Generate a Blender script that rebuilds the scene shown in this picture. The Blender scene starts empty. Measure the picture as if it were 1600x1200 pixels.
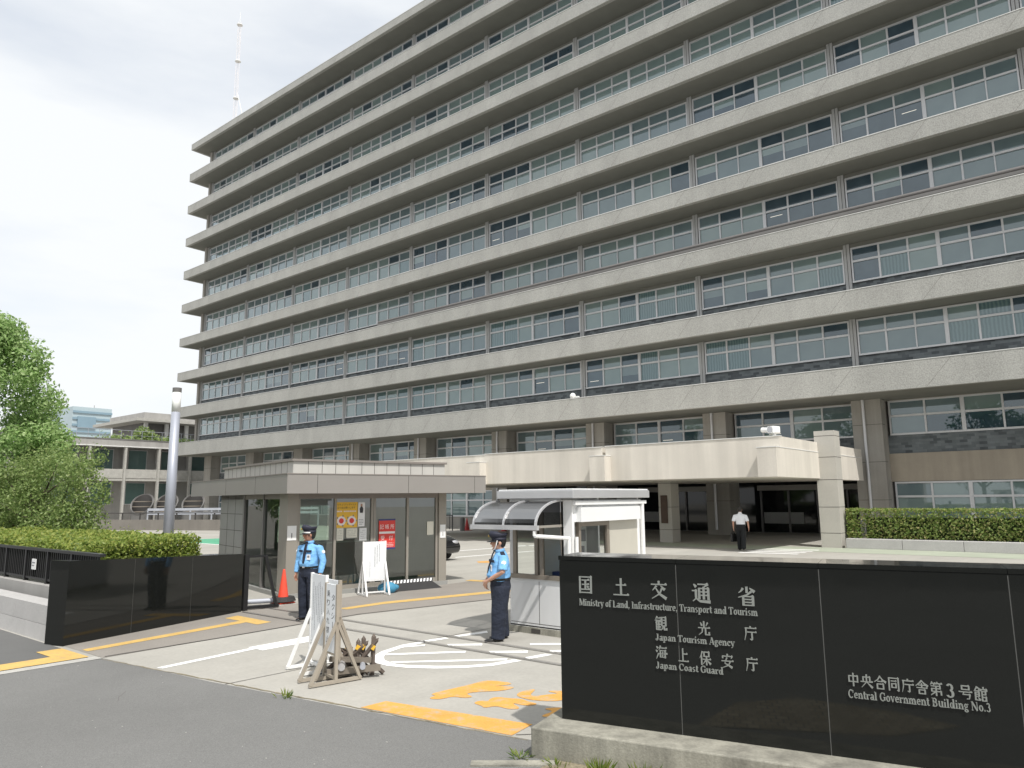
import bpy, bmesh, math, random
from mathutils import Vector, Matrix, noise as mnoise
R = math.radians
random.seed(7)
sc = bpy.context.scene
COL = sc.collection

# ------------------------------------------------------------------ camera
F_PX, YAW, PITCH, ROLL, EYE = 1144.2, -0.687, 0.1556, -0.0097, 2.25
fw = Vector((math.sin(YAW)*math.cos(PITCH), math.cos(YAW)*math.cos(PITCH), math.sin(PITCH)))
rt = Vector((math.cos(YAW), -math.sin(YAW), 0)); up = rt.cross(fw)
c_, s_ = math.cos(ROLL), math.sin(ROLL)
rt, up = rt*c_ + up*s_, up*c_ - rt*s_
cam = bpy.data.cameras.new('camera'); camo = bpy.data.objects.new('camera', cam); COL.objects.link(camo)
cam.sensor_width = 36; cam.lens = 36*F_PX/1600; cam.clip_start = .05; cam.clip_end = 2000
camo.matrix_world = Matrix(((rt.x, up.x, -fw.x, 0), (rt.y, up.y, -fw.y, 0), (rt.z, up.z, -fw.z, EYE), (0, 0, 0, 1)))
sc.camera = camo

# ------------------------------------------------------------------ sky, sun, exposure
SUN_DIR = Vector((.50, -.25, .83)).normalized()
w = bpy.data.worlds.new("World"); sc.world = w; w.use_nodes = True
nt = w.node_tree; nt.nodes.clear()
def nn(t, tree): return tree.nodes.new(t)
sky = nn('ShaderNodeTexSky', nt); sky.sky_type = 'NISHITA'; sky.sun_disc = False
sky.sun_elevation = math.asin(SUN_DIR.z); sky.sun_rotation = math.atan2(SUN_DIR.x, SUN_DIR.y)
sky.air_density = 1.2; sky.dust_density = 1.5
bg1 = nn('ShaderNodeBackground', nt); bg1.inputs[1].default_value = .14
nt.links.new(sky.outputs[0], bg1.inputs[0])
bg2 = nn('ShaderNodeBackground', nt); bg2.inputs[0].default_value = (.955, .98, 1, 1); bg2.inputs[1].default_value = .88
tc = nn('ShaderNodeTexCoord', nt); mp = nn('ShaderNodeMapping', nt); mp.inputs['Scale'].default_value = (1.5, 1.5, 5.5)
mp.inputs['Location'].default_value = (3.1, .4, 1.25)
nz = nn('ShaderNodeTexNoise', nt); nz.inputs['Scale'].default_value = 1.1; nz.inputs['Detail'].default_value = 7; nz.inputs['Roughness'].default_value = .52
cr = nn('ShaderNodeValToRGB', nt); cr.color_ramp.elements[0].position = .30; cr.color_ramp.elements[1].position = .52
cr.color_ramp.elements[0].color = (.66, .66, .66, 1); cr.color_ramp.elements[1].color = (.98, .98, .98, 1)
mx = nn('ShaderNodeMixShader', nt); ow = nn('ShaderNodeOutputWorld', nt)
for a, b in ((tc.outputs['Generated'], mp.inputs[0]), (mp.outputs[0], nz.inputs['Vector']), (nz.outputs['Fac'], cr.inputs[0]),
             (cr.outputs[0], mx.inputs[0]), (bg1.outputs[0], mx.inputs[1]), (bg2.outputs[0], mx.inputs[2]), (mx.outputs[0], ow.inputs[0])):
    nt.links.new(a, b)
sl = bpy.data.lights.new('sun', 'SUN'); sl.energy = 3.5; sl.angle = R(1.2); sl.color = (1, .965, .91)
so = bpy.data.objects.new('sun', sl); COL.objects.link(so)
so.rotation_euler = (-SUN_DIR).to_track_quat('-Z', 'Y').to_euler(); so.location = (0, 0, 60)
sc.view_settings.view_transform = 'Standard'; sc.view_settings.look = 'None'; sc.view_settings.exposure = 0.22; sc.view_settings.gamma = 1

# ------------------------------------------------------------------ materials
def mat(name, col, rough=.7, var=.12, scale=3.0, metal=0.0, bump=0.0, bscale=60.0, spec=.5, streak=0.0, fine=0.0, fscale=120.0, coat=0.0):
    m = bpy.data.materials.new(name); m.use_nodes = True; t = m.node_tree; L = t.links
    b = t.nodes['Principled BSDF']; b.inputs['Roughness'].default_value = rough; b.inputs['Metallic'].default_value = metal
    b.inputs['Specular IOR Level'].default_value = spec; b.inputs['Coat Weight'].default_value = coat
    b.inputs['Base Color'].default_value = (*col, 1)
    tc = t.nodes.new('ShaderNodeTexCoord'); prev = None
    def layer(sc3, amt, detail, prevc):
        mp = t.nodes.new('ShaderNodeMapping'); mp.inputs['Scale'].default_value = sc3
        n = t.nodes.new('ShaderNodeTexNoise'); n.inputs['Scale'].default_value = 1; n.inputs['Detail'].default_value = detail; n.inputs['Roughness'].default_value = .62
        mr = t.nodes.new('ShaderNodeMapRange'); mr.inputs[1].default_value = .3; mr.inputs[2].default_value = .7
        mr.inputs[3].default_value = 1-amt; mr.inputs[4].default_value = 1+amt
        mu = t.nodes.new('ShaderNodeVectorMath'); mu.operation = 'SCALE'
        L.new(tc.outputs['Object'], mp.inputs[0]); L.new(mp.outputs[0], n.inputs['Vector']); L.new(n.outputs['Fac'], mr.inputs[0])
        L.new(mr.outputs[0], mu.inputs['Scale'])
        if prevc is None: mu.inputs[0].default_value = col
        else: L.new(prevc, mu.inputs[0])
        return mu.outputs[0]
    if var: prev = layer((scale,)*3, var, 5, prev)
    if streak: prev = layer((scale*2.2, scale*2.2, scale*.12), streak, 4, prev)
    if name == 'concrete_ground': prev = layer((1.5, .10, 1), .055, 4, prev); prev = layer((2.4, 2.4, 1), .045, 6, prev)
    if fine: prev = layer((fscale,)*3, fine, 2, prev)
    if prev is not None: L.new(prev, b.inputs['Base Color'])
    if bump:
        n = t.nodes.new('ShaderNodeTexNoise'); n.inputs['Scale'].default_value = bscale; n.inputs['Detail'].default_value = 3
        bp = t.nodes.new('ShaderNodeBump'); bp.inputs['Strength'].default_value = bump; bp.inputs['Distance'].default_value = .01 if bscale > 15 else .05
        L.new(tc.outputs['Object'], n.inputs['Vector']); L.new(n.outputs['Fac'], bp.inputs['Height']); L.new(bp.outputs[0], b.inputs['Normal'])
    return m
def brickmat(name, c1, c2, mortar, bw, bh, ms, rough=.6, bias=0.0, axis='xz', off=.5, spec=.4):
    m = mat(name, c1, rough, 0, spec=spec); t = m.node_tree; L = t.links; b = t.nodes['Principled BSDF']
    tc = t.nodes.new('ShaderNodeTexCoord'); sp = t.nodes.new('ShaderNodeSeparateXYZ'); cb = t.nodes.new('ShaderNodeCombineXYZ')
    br = t.nodes.new('ShaderNodeTexBrick'); br.offset = off; br.inputs['Scale'].default_value = 1
    br.inputs['Color1'].default_value = (*c1, 1); br.inputs['Color2'].default_value = (*c2, 1); br.inputs['Mortar'].default_value = (*mortar, 1)
    br.inputs['Mortar Size'].default_value = ms; br.inputs['Brick Width'].default_value = bw; br.inputs['Row Height'].default_value = bh; br.inputs['Bias'].default_value = bias
    L.new(tc.outputs['Object'], sp.inputs[0])
    ax = {'x': 0, 'y': 1, 'z': 2}
    L.new(sp.outputs[ax[axis[0]]], cb.inputs[0]); L.new(sp.outputs[ax[axis[1]]], cb.inputs[1]); L.new(cb.outputs[0], br.inputs['Vector'])
    n = t.nodes.new('ShaderNodeTexNoise'); n.inputs['Scale'].default_value = 2.2; n.inputs['Detail'].default_value = 6
    mr = t.nodes.new('ShaderNodeMapRange'); mr.inputs[1].default_value = .3; mr.inputs[2].default_value = .7; mr.inputs[3].default_value = .85; mr.inputs[4].default_value = 1.15
    mu = t.nodes.new('ShaderNodeVectorMath'); mu.operation = 'SCALE'
    L.new(tc.outputs['Object'], n.inputs['Vector']); L.new(n.outputs['Fac'], mr.inputs[0]); L.new(br.outputs[0], mu.inputs[0]); L.new(mr.outputs[0], mu.inputs['Scale'])
    L.new(mu.outputs[0], b.inputs['Base Color'])
    return m
def leafmat(name, c1, c2, c3):
    m = bpy.data.materials.new(name); m.use_nodes = True; t = m.node_tree; L = t.links; t.nodes.clear()
    g = t.nodes.new('ShaderNodeNewGeometry'); r = t.nodes.new('ShaderNodeValToRGB')
    r.color_ramp.elements[0].color = (*c1, 1); r.color_ramp.elements[1].color = (*c3, 1); e = r.color_ramp.elements.new(.55); e.color = (*c2, 1)
    d = t.nodes.new('ShaderNodeBsdfPrincipled'); d.inputs['Roughness'].default_value = .45; d.inputs['Specular IOR Level'].default_value = .4
    tr = t.nodes.new('ShaderNodeBsdfTranslucent'); mx = t.nodes.new('ShaderNodeMixShader'); mx.inputs[0].default_value = .45; o = t.nodes.new('ShaderNodeOutputMaterial')
    L.new(g.outputs['Random Per Island'], r.inputs[0]); L.new(r.outputs[0], d.inputs['Base Color']); L.new(r.outputs[0], tr.inputs[0])
    L.new(d.outputs[0], mx.inputs[1]); L.new(tr.outputs[0], mx.inputs[2]); L.new(mx.outputs[0], o.inputs[0])
    return m
def glassmat(name, tint, ior=1.5, rough=.0, boost=1.0):
    m = bpy.data.materials.new(name); m.use_nodes = True; t = m.node_tree; L = t.links; t.nodes.clear()
    tr = t.nodes.new('ShaderNodeBsdfTransparent'); tr.inputs[0].default_value = (*tint, 1)
    gl = t.nodes.new('ShaderNodeBsdfGlossy'); gl.inputs['Roughness'].default_value = rough
    fr = t.nodes.new('ShaderNodeFresnel'); fr.inputs[0].default_value = ior
    mu = t.nodes.new('ShaderNodeMath'); mu.operation = 'MULTIPLY'; mu.inputs[1].default_value = boost; mu.use_clamp = True
    mx = t.nodes.new('ShaderNodeMixShader'); o = t.nodes.new('ShaderNodeOutputMaterial')
    L.new(fr.outputs[0], mu.inputs[0]); L.new(mu.outputs[0], mx.inputs[0]); L.new(tr.outputs[0], mx.inputs[1]); L.new(gl.outputs[0], mx.inputs[2]); L.new(mx.outputs[0], o.inputs[0])
    return m

M = {}
M['concrete_ground'] = mat('concrete_ground', (.375, .36, .325), .9, .10, .35, fine=.05, fscale=18, bump=.15, bscale=90)
M['walkway'] = mat('walkway', (.265, .243, .217), .9, .09, .8, fine=.08, fscale=40, bump=.2, bscale=150)
M['asphalt'] = mat('asphalt', (.175, .174, .168), .93, .09, .45, fine=.26, fscale=120, bump=.6, bscale=150)
M['asphalt_dark'] = mat('asphalt_dark', (.125, .125, .122), .93, .1, .7, fine=.25, fscale=120, bump=.4, bscale=180)
M['road'] = mat('road', (.07, .07, .07), .9, .1, .3)
M['gutter'] = mat('gutter', (.13, .12, .11), .9, .2, 2)
M['rail'] = mat('rail', (.22, .21, .205), .5, .2, 4, metal=.6)
M['paint_white'] = None
def worn(name, col, bgc, lo, hi, sc):
    m = mat(name, col, .85, .08, 3.0, fine=.10, fscale=60); t = m.node_tree; L = t.links; b = t.nodes['Principled BSDF']
    src = b.inputs['Base Color'].links[0].from_socket; n = t.nodes.new('ShaderNodeTexNoise'); n.inputs['Scale'].default_value = sc; n.inputs['Detail'].default_value = 9; n.inputs['Roughness'].default_value = .72
    mr = t.nodes.new('ShaderNodeMapRange'); mr.inputs[1].default_value = lo; mr.inputs[2].default_value = hi; mx = t.nodes.new('ShaderNodeMix'); mx.data_type = 'RGBA'
    L.new(t.nodes['Texture Coordinate'].outputs['Object'], n.inputs['Vector']); L.new(n.outputs['Fac'], mr.inputs[0]); L.new(mr.outputs[0], mx.inputs[0])
    L.new(src, mx.inputs[6]); mx.inputs[7].default_value = (*bgc, 1); L.new(mx.outputs[2], b.inputs['Base Color']); return m
M['paint_orange'] = worn('paint_orange', (.66, .335, .075), (.44, .36, .25), .50, .66, 5.5)
M['paint_white'] = worn('paint_white', (.84, .84, .82), (.62, .60, .55), .56, .74, 9)
M['paint_green'] = mat('paint_green', (.10, .36, .22), .8, .15, 1)
M['paint_yellow'] = worn('paint_yellow', (.60, .395, .125), (.40, .30, .17), .52, .72, 7)
M['green_carpet'] = mat('green_carpet', (.36, .39, .31), .95, .1, .6)
M['dirt'] = mat('dirt', (.22, .19, .13), .95, .35, 4, fine=.3, fscale=40)
M['kerb'] = mat('kerb', (.42, .41, .38), .9, .12, 3, fine=.15, fscale=70)
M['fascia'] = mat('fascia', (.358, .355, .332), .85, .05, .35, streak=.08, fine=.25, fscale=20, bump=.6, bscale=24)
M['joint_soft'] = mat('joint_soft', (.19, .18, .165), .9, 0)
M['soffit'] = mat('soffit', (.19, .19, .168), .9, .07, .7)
M['roofing'] = mat('roofing', (.3, .3, .29), .9, .1, .5)
M['flashing'] = mat('flashing', (.72, .72, .70), .45, .05, 2)
M['mullion'] = mat('mullion', (.42, .42, .415), .5, .05, 1, metal=.15)
M['frame'] = mat('frame', (.64, .64, .65), .42, .05, 1, metal=.25)
M['frame_dark'] = mat('frame_dark', (.20, .19, .185), .45, .05, 1, metal=.3)
M['concrete'] = mat('concrete', (.34, .322, .292), .9, .09, .6, streak=.14, fine=.06, fscale=40)
M['concrete_tan'] = mat('concrete_tan', (.36, .315, .255), .9, .08, .6, streak=.14, fine=.05, fscale=40)
M['canopy'] = mat('canopy', (.62, .58, .515), .85, .05, .6, streak=.11, fine=.05, fscale=30)
M['column_tile'] = mat('column_tile', (.45, .43, .39), .7, .05, 1, fine=.06, fscale=50)
M['joint'] = mat('joint', (.06, .055, .05), .9, 0)
M['entrance_glass'] = mat('entrance_glass', (.012, .013, .013), .04, 0, spec=.5)
M['slate'] = brickmat('slate', (.165, .185, .195), (.035, .042, .050), (.12, .135, .14), .34, .14, .003, bias=-.3)
M['slate2'] = M['slate']
def panemat(name, c1, c2, kind='flat', boost=3.0):
    m = bpy.data.materials.new(name); m.use_nodes = True; t = m.node_tree; L = t.links; t.nodes.clear()
    df = t.nodes.new('ShaderNodeBsdfDiffuse'); gl = t.nodes.new('ShaderNodeBsdfGlossy'); gl.inputs['Roughness'].default_value = .015; gl.inputs[0].default_value = (.90, .97, 1, 1)
    tc = t.nodes.new('ShaderNodeTexCoord'); r = t.nodes.new('ShaderNodeValToRGB'); r.color_ramp.elements[0].color = (*c1, 1); r.color_ramp.elements[1].color = (*c2, 1)
    if kind == 'folds':
        n = t.nodes.new('ShaderNodeTexWave'); n.inputs['Scale'].default_value = 1.9; n.inputs['Distortion'].default_value = 3.0; n.inputs['Detail'].default_value = 3; n.bands_direction = 'X'; fo = n.outputs['Fac']
    else:
        n = t.nodes.new('ShaderNodeTexNoise'); n.inputs['Scale'].default_value = .8; n.inputs['Detail'].default_value = 3; fo = n.outputs['Fac']; r.color_ramp.elements[0].position = .3; r.color_ramp.elements[1].position = .7
    L.new(tc.outputs['Object'], n.inputs['Vector']); L.new(fo, r.inputs[0]); L.new(r.outputs[0], df.inputs[0])
    fr = t.nodes.new('ShaderNodeFresnel'); fr.inputs[0].default_value = 1.5
    mu = t.nodes.new('ShaderNodeMath'); mu.operation = 'MULTIPLY'; mu.inputs[1].default_value = boost; mu.use_clamp = True
    mx = t.nodes.new('ShaderNodeMixShader'); o = t.nodes.new('ShaderNodeOutputMaterial')
    L.new(fr.outputs[0], mu.inputs[0]); L.new(mu.outputs[0], mx.inputs[0]); L.new(df.outputs[0], mx.inputs[1]); L.new(gl.outputs[0], mx.inputs[2]); L.new(mx.outputs[0], o.inputs[0])
    return m
M['blind'] = panemat('blind', (.17, .235, .23), (.205, .27, .26))
M['blind2'] = panemat('blind2', (.125, .175, .19), (.155, .21, .22))
M['openroom'] = panemat('openroom', (.026, .050, .072), (.052, .085, .11))
M['curtain'] = panemat('curtain', (.07, .13, .14), (.14, .215, .22), 'folds')
lm = bpy.data.materials.new('lit_tube'); lm.use_nodes = True; b = lm.node_tree.nodes['Principled BSDF']
b.inputs['Emission Color'].default_value = (1, .93, .75, 1); b.inputs['Emission Strength'].default_value = .55; M['tube'] = lm
M['granite'] = mat('granite', (.010, .011, .010), .035, .25, 160, spec=.42)
t_ = M['granite'].node_tree; n_ = t_.nodes.new('ShaderNodeTexNoise'); n_.inputs['Scale'].default_value = 3.5; n_.inputs['Detail'].default_value = 6; r_ = t_.nodes.new('ShaderNodeMapRange'); r_.inputs[1].default_value = .35; r_.inputs[2].default_value = .75; r_.inputs[3].default_value = .02; r_.inputs[4].default_value = .11
t_.links.new(t_.nodes['Texture Coordinate'].outputs['Object'], n_.inputs['Vector']); t_.links.new(n_.outputs['Fac'], r_.inputs[0]); t_.links.new(r_.outputs[0], t_.nodes['Principled BSDF'].inputs['Roughness'])
M['grout'] = mat('grout', (.10, .10, .095), .7, 0)
M['letter'] = mat('letter', (.28, .294, .275), .5, .05, 8, metal=.2)
M['plinth'] = mat('plinth', (.26, .25, .21), .92, .22, 2.2, streak=.30, fine=.12, fscale=45, bump=.3, bscale=60)
M['granite_light'] = mat('granite_light', (.42, .41, .40), .8, .06, 2, fine=.2, fscale=110)
M['black_metal'] = mat('black_metal', (.012, .012, .013), .4, .1, 3)
M['reception_fascia'] = mat('reception_fascia', (.285, .268, .25), .5, .03, 1, metal=.15)
M['reception_trim'] = mat('reception_trim', (.24, .215, .195), .5, .05, 1, metal=.15)
M['parapet'] = mat('parapet', (.47, .46, .43), .7, .03, 1, streak=.06)
M['tile_grey'] = mat('tile_grey', (.29, .29, .275), .55, .05, 2)
M['post'] = mat('post', (.30, .277, .24), .5, .04, 1, metal=.15)
M['glass'] = glassmat('glass', (.70, .82, .74), 1.5, 0, 4.6)
M['glass_side'] = glassmat('glass_side', (.50, .60, .52), 1.45, 0, 1.0)
M['glass_clear'] = glassmat('glass_clear', (.86, .89, .87), 1.45)
M['smoked'] = glassmat('smoked', (.20, .20, .21), 1.4, .3, .42)
M['interior'] = mat('interior', (.58, .60, .56), .9, .05, 1)
M['booth_grey'] = mat('booth_grey', (.64, .645, .65), .45, .03, 1, streak=.04)
M['booth_white'] = mat('booth_white', (.76, .77, .77), .45, .03, 1)
M['aluminium'] = mat('aluminium', (.56, .56, .57), .35, .04, 2, metal=.5)
M['bronze'] = mat('bronze', (.23, .20, .165), .5, .08, 3, metal=.2)
M['beige_panel'] = mat('beige_panel', (.50, .475, .41), .6, .04, 2)
M['white'] = mat('white', (.80, .80, .79), .55, .03, 2)
M['paper'] = mat('paper', (.72, .70, .60), .8, .03, 5)
M['board'] = mat('board', (.74, .76, .78), .6, .03, 3)
M['board_frame'] = mat('board_frame', (.34, .30, .245), .5, .08, 3)
M['ink'] = mat('ink', (.05, .05, .055), .7, 0)
M['ink_grey'] = mat('ink_grey', (.20, .20, .22), .8, 0)
M['ink_red'] = mat('ink_red', (.60, .25, .28), .7, 0)
M['red'] = mat('red', (.66, .045, .035), .45, .04, 3)
M['navy'] = mat('navy', (.03, .05, .16), .5, .05, 3)
M['yellow'] = mat('yellow', (.78, .47, .05), .6, .06, 4)
M['cone'] = mat('cone', (.85, .09, .05), .4, .04, 4)
M['cone_dull'] = mat('cone_dull', (.5, .05, .05), .5, .06, 4)
M['rubber'] = mat('rubber', (.03, .03, .03), .75, .1, 6)
M['blue_bag'] = mat('blue_bag', (.06, .26, .42), .6, .15, 9)
M['rust'] = mat('rust', (.135, .108, .09), .75, .35, 6)
M['galv'] = mat('galv', (.45, .47, .52), .45, .05, 2, metal=.3)
M['lamp_pole'] = mat('lamp_pole', (.40, .42, .48), .4, .03, 2, metal=.25)
M['lamp_glass'] = mat('lamp_glass', (.85, .86, .84), .25, .02, 2)
M['grey_conc'] = mat('grey_conc', (.36, .35, .335), .9, .1, .6, streak=.1)
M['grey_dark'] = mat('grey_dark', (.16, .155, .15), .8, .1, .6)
M['duct'] = mat('duct', (.15, .145, .14), .6, .08, 1.2, metal=.3)
M['frame_in'] = mat('frame_in', (.05, .047, .045), .8, .1, 2)
M['retaining'] = mat('retaining', (.19, .175, .155), .9, .12, .5, streak=.1)
M['wing_glass'] = mat('wing_glass', (.12, .19, .18), .05, .1, .7)
M['tower_a'] = mat('tower_a', (.37, .45, .48), .5, .03, .2)
M['tower_b'] = mat('tower_b', (.19, .28, .34), .3, .05, .3)
M['bark'] = mat('bark', (.10, .08, .06), .95, .3, 6, bump=.5, bscale=30)
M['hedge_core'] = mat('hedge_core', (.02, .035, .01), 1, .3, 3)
M['leaf_tree'] = leafmat('leaf_tree', (.20, .34, .10), (.32, .47, .165), (.50, .62, .31))
M['leaf_maple'] = leafmat('leaf_maple', (.15, .23, .065), (.24, .335, .105), (.37, .44, .18))
M['leaf_hedge'] = leafmat('leaf_hedge', (.12, .18, .03), (.26, .34, .065), (.43, .45, .12))
M['leaf_hedge2'] = leafmat('leaf_hedge2', (.15, .23, .055), (.27, .36, .095), (.42, .38, .17))
M['leaf_far'] = leafmat('leaf_far', (.03, .08, .02), (.06, .14, .03), (.1, .2, .05))
M['grass'] = leafmat('grass', (.10, .18, .03), (.19, .27, .05), (.30, .34, .09))
M['skin'] = mat('skin', (.40, .20, .135), .55, .08, 12)
M['skin2'] = mat('skin2', (.48, .27, .19), .55, .08, 12)
M['shirt_blue'] = mat('shirt_blue', (.19, .44, .76), .8, .12, 9, bump=.9, bscale=9)
M['shirt_white'] = mat('shirt_white', (.82, .83, .86), .75, .04, 7, bump=.3, bscale=20)
M['trouser_navy'] = mat('trouser_navy', (.013, .018, .034), .85, .2, 6, bump=.9, bscale=7)
M['trouser_black'] = mat('trouser_black', (.008, .009, .010), .85, .12, 7)
M['cap'] = mat('cap', (.016, .018, .035), .65, .1, 8)
M['hair'] = mat('hair', (.012, .010, .009), .5, .2, 30)
M['shoe'] = mat('shoe', (.012, .012, .012), .25, .1, 10)
M['gold'] = mat('gold', (.7, .5, .12), .35, .1, 30, metal=.7)
M['car_paint'] = mat('car_paint', (.008, .008, .010), .12, 0, spec=.6, coat=.5)
M['car_glass'] = mat('car_glass', (.01, .012, .012), .03, 0)
M['tyre'] = mat('tyre', (.02, .02, .02), .8, .1, 10)
M['lamp_clear'] = mat('lamp_clear', (.5, .5, .52), .1, 0, metal=.4)
M['plaque'] = mat('plaque', (.075, .045, .03), .6, .2, 5)
M['red_white'] = mat('red_white', (.80, .73, .71), .5, .03, 2)

# ------------------------------------------------------------------ mesh helper
class MB:
    def __init__(s): s.v = []; s.f = []; s.m = []; s.mats = []
    def mi(s, m):
        m = M[m] if isinstance(m, str) else m
        if m not in s.mats: s.mats.append(m)
        return s.mats.index(m)
    def add(s, vs, fs, m):
        o = len(s.v); k = s.mi(m); s.v += [tuple(v) for v in vs]
        for f in fs: s.f.append(tuple(i+o for i in f)); s.m.append(k)
        return s
    def box(s, x0, x1, y0, y1, z0, z1, m, T=None):
        vs = [Vector((x, y, z)) for z in (z0, z1) for y in (y0, y1) for x in (x0, x1)]
        if T is not None: vs = [T @ v for v in vs]
        return s.add(vs, [(0, 2, 3, 1), (4, 5, 7, 6), (0, 1, 5, 4), (2, 6, 7, 3), (0, 4, 6, 2), (1, 3, 7, 5)], m)
    def bar(s, a, b, w, h, m, upv=(0, 0, 1)):
        a, b = Vector(a), Vector(b); d = b-a; L = d.length; d.normalize(); u = Vector(upv)
        if abs(d.dot(u)) > .98: u = Vector((0, 1, 0))
        x = d.cross(u).normalized(); u = x.cross(d)
        T = Matrix((( d.x, x.x, u.x, a.x), (d.y, x.y, u.y, a.y), (d.z, x.z, u.z, a.z), (0, 0, 0, 1)))
        return s.box(0, L, -w/2, w/2, -h/2, h/2, m, T)
    def cyl(s, a, b, r, m, r2=None, n=16, cap=True):
        a, b = Vector(a), Vector(b); r2 = r if r2 is None else r2
        d = (b-a).normalized(); u = Vector((0, 0, 1)) if abs(d.z) < .9 else Vector((1, 0, 0))
        x = d.cross(u).normalized(); y = d.cross(x)
        vs = [p+(x*math.cos(2*math.pi*i/n)+y*math.sin(2*math.pi*i/n))*q for p, q in ((a, r), (b, r2)) for i in range(n)]
        fs = [(i, (i+1) % n, n+(i+1) % n, n+i) for i in range(n)]
        if cap: fs += [tuple(range(n-1, -1, -1)), tuple(range(n, 2*n))]
        return s.add(vs, fs, m)
    def tube(s, pts, r, m, n=10):
        for i in range(len(pts)-1):
            ra, rb = (r[i], r[i+1]) if isinstance(r, (list, tuple)) else (r, r)
            s.cyl(pts[i], pts[i+1], ra, m, rb, n)
        return s
    def prism(s, poly, z0, z1, m):
        n = len(poly); vs = [(x, y, z0) for x, y in poly]+[(x, y, z1) for x, y in poly]
        return s.add(vs, [tuple(range(n-1, -1, -1)), tuple(range(n, 2*n))]+[(i, (i+1) % n, n+(i+1) % n, n+i) for i in range(n)], m)
    def prism_xz(s, poly, y0, y1, m):
        n = len(poly); vs = [(x, y0, z) for x, z in poly]+[(x, y1, z) for x, z in poly]
        return s.add(vs, [tuple(range(n)), tuple(range(2*n-1, n-1, -1))]+[(i, n+i, n+(i+1) % n, (i+1) % n) for i in range(n)], m)
    def sheet(s, poly, z, m): return s.add([(x, y, z) for x, y in poly], [tuple(range(len(poly)))], m)
    def loft(s, pts, rad, m, side=(1, 0, 0), n=16, twist=0.0):
        P = [Vector(p) for p in pts]; S0 = Vector(side); vs = []; N = len(P)
        for i, p in enumerate(P):
            t = (P[min(i+1, N-1)]-P[max(i-1, 0)]).normalized()
            x = (S0-t*S0.dot(t)).normalized(); y = t.cross(x)
            a, b = rad[i] if isinstance(rad[i], (tuple, list)) else (rad[i], rad[i])
            vs += [p+x*a*math.cos(2*math.pi*k/n)+y*b*math.sin(2*math.pi*k/n) for k in range(n)]
        fs = [(i*n+k, i*n+(k+1) % n, (i+1)*n+(k+1) % n, (i+1)*n+k) for i in range(N-1) for k in range(n)]
        fs += [tuple(range(n-1, -1, -1)), tuple(range((N-1)*n, N*n))]
        return s.add(vs, fs, m)
    def ball(s, c, r, m, n=12):
        c = Vector(c); r = Vector(r) if isinstance(r, (tuple, list)) else Vector((r, r, r)); h = n//2
        vs = [c+Vector((0, 0, r.z))]
        for i in range(1, h):
            a = math.pi*i/h
            vs += [c+Vector((r.x*math.sin(a)*math.cos(2*math.pi*k/n), r.y*math.sin(a)*math.sin(2*math.pi*k/n), r.z*math.cos(a))) for k in range(n)]
        vs.append(c-Vector((0, 0, r.z))); e = len(vs)-1
        fs = [(0, 1+k, 1+(k+1) % n) for k in range(n)]
        fs += [(1+(i-1)*n+k, 1+i*n+k, 1+i*n+(k+1) % n, 1+(i-1)*n+(k+1) % n) for i in range(1, h-1) for k in range(n)]
        fs += [(e, 1+(h-2)*n+(k+1) % n, 1+(h-2)*n+k) for k in range(n)]
        return s.add(vs, fs, m)
    def mesh(s, name, smooth=False):
        me = bpy.data.meshes.new(name); me.from_pydata(s.v, [], s.f)
        for mm in s.mats: me.materials.append(mm)
        me.polygons.foreach_set('material_index', s.m)
        if smooth: me.polygons.foreach_set('use_smooth', [True]*len(s.f))
        me.update(); return me
    def build(s, name, parent=None, smooth=False, bevel=0.0, local=False):
        return link(name, s.mesh(name, smooth), parent, bevel, local)
def link(name, me, parent=None, bevel=0.0, local=False):
    o = bpy.data.objects.new(name, me); COL.objects.link(o)
    if parent is not None:
        o.parent = parent
        if not local: o.matrix_parent_inverse = world_of(parent).inverted()
    if bevel:
        bv = o.modifiers.new('bevel', 'BEVEL'); bv.width = bevel; bv.segments = 2; bv.limit_method = 'ANGLE'; bv.angle_limit = R(40)
    return o
def world_of(o):
    m = Matrix.LocRotScale(o.location, o.rotation_euler, o.scale)
    return (world_of(o.parent) @ o.matrix_parent_inverse @ m) if o.parent else m
def tag(o, label=None, cat=None, group=None, kind=None):
    if label: o['label'] = label
    if cat: o['category'] = cat
    if group: o['group'] = group
    if kind: o['kind'] = kind
    return o
def thing(name, label, cat, loc=(0, 0, 0), rz=0, group=None):
    o = bpy.data.objects.new(name, None); COL.objects.link(o); o.location = loc; o.rotation_euler = (0, 0, rz); o.empty_display_size = .2
    return tag(o, label, cat, group)
def struct(o): o['kind'] = 'structure'; return o
def remesh(o, voxel, smooth=6):
    md = o.modifiers.new('r', 'REMESH'); md.mode = 'VOXEL'; md.voxel_size = voxel; md.use_smooth_shade = True
    if smooth:
        sm = o.modifiers.new('s', 'SMOOTH'); sm.factor = .5; sm.iterations = smooth
    dg = bpy.context.evaluated_depsgraph_get(); me = bpy.data.meshes.new_from_object(o.evaluated_get(dg)); old = o.data
    mt = old.materials[0] if old.materials else None
    o.modifiers.clear(); o.data = me
    if mt and not me.materials: me.materials.append(mt)
    return o
def text_geo(body, size=1.0, offset=0.0, ext=0.0, res=2, align='LEFT', yalign='BOTTOM_BASELINE'):
    cu = bpy.data.curves.new('txt', 'FONT'); cu.body = body; cu.size = size; cu.offset = offset; cu.extrude = ext; cu.resolution_u = res
    cu.align_x = align
    o = bpy.data.objects.new('txt', cu); COL.objects.link(o)
    dg = bpy.context.evaluated_depsgraph_get(); dg.update()
    me = bpy.data.meshes.new_from_object(o.evaluated_get(dg))
    vs = [v.co.copy() for v in me.vertices]; fs = [tuple(p.vertices) for p in me.polygons]
    bpy.data.objects.remove(o); bpy.data.curves.remove(cu); bpy.data.meshes.remove(me)
    return vs, fs
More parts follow.
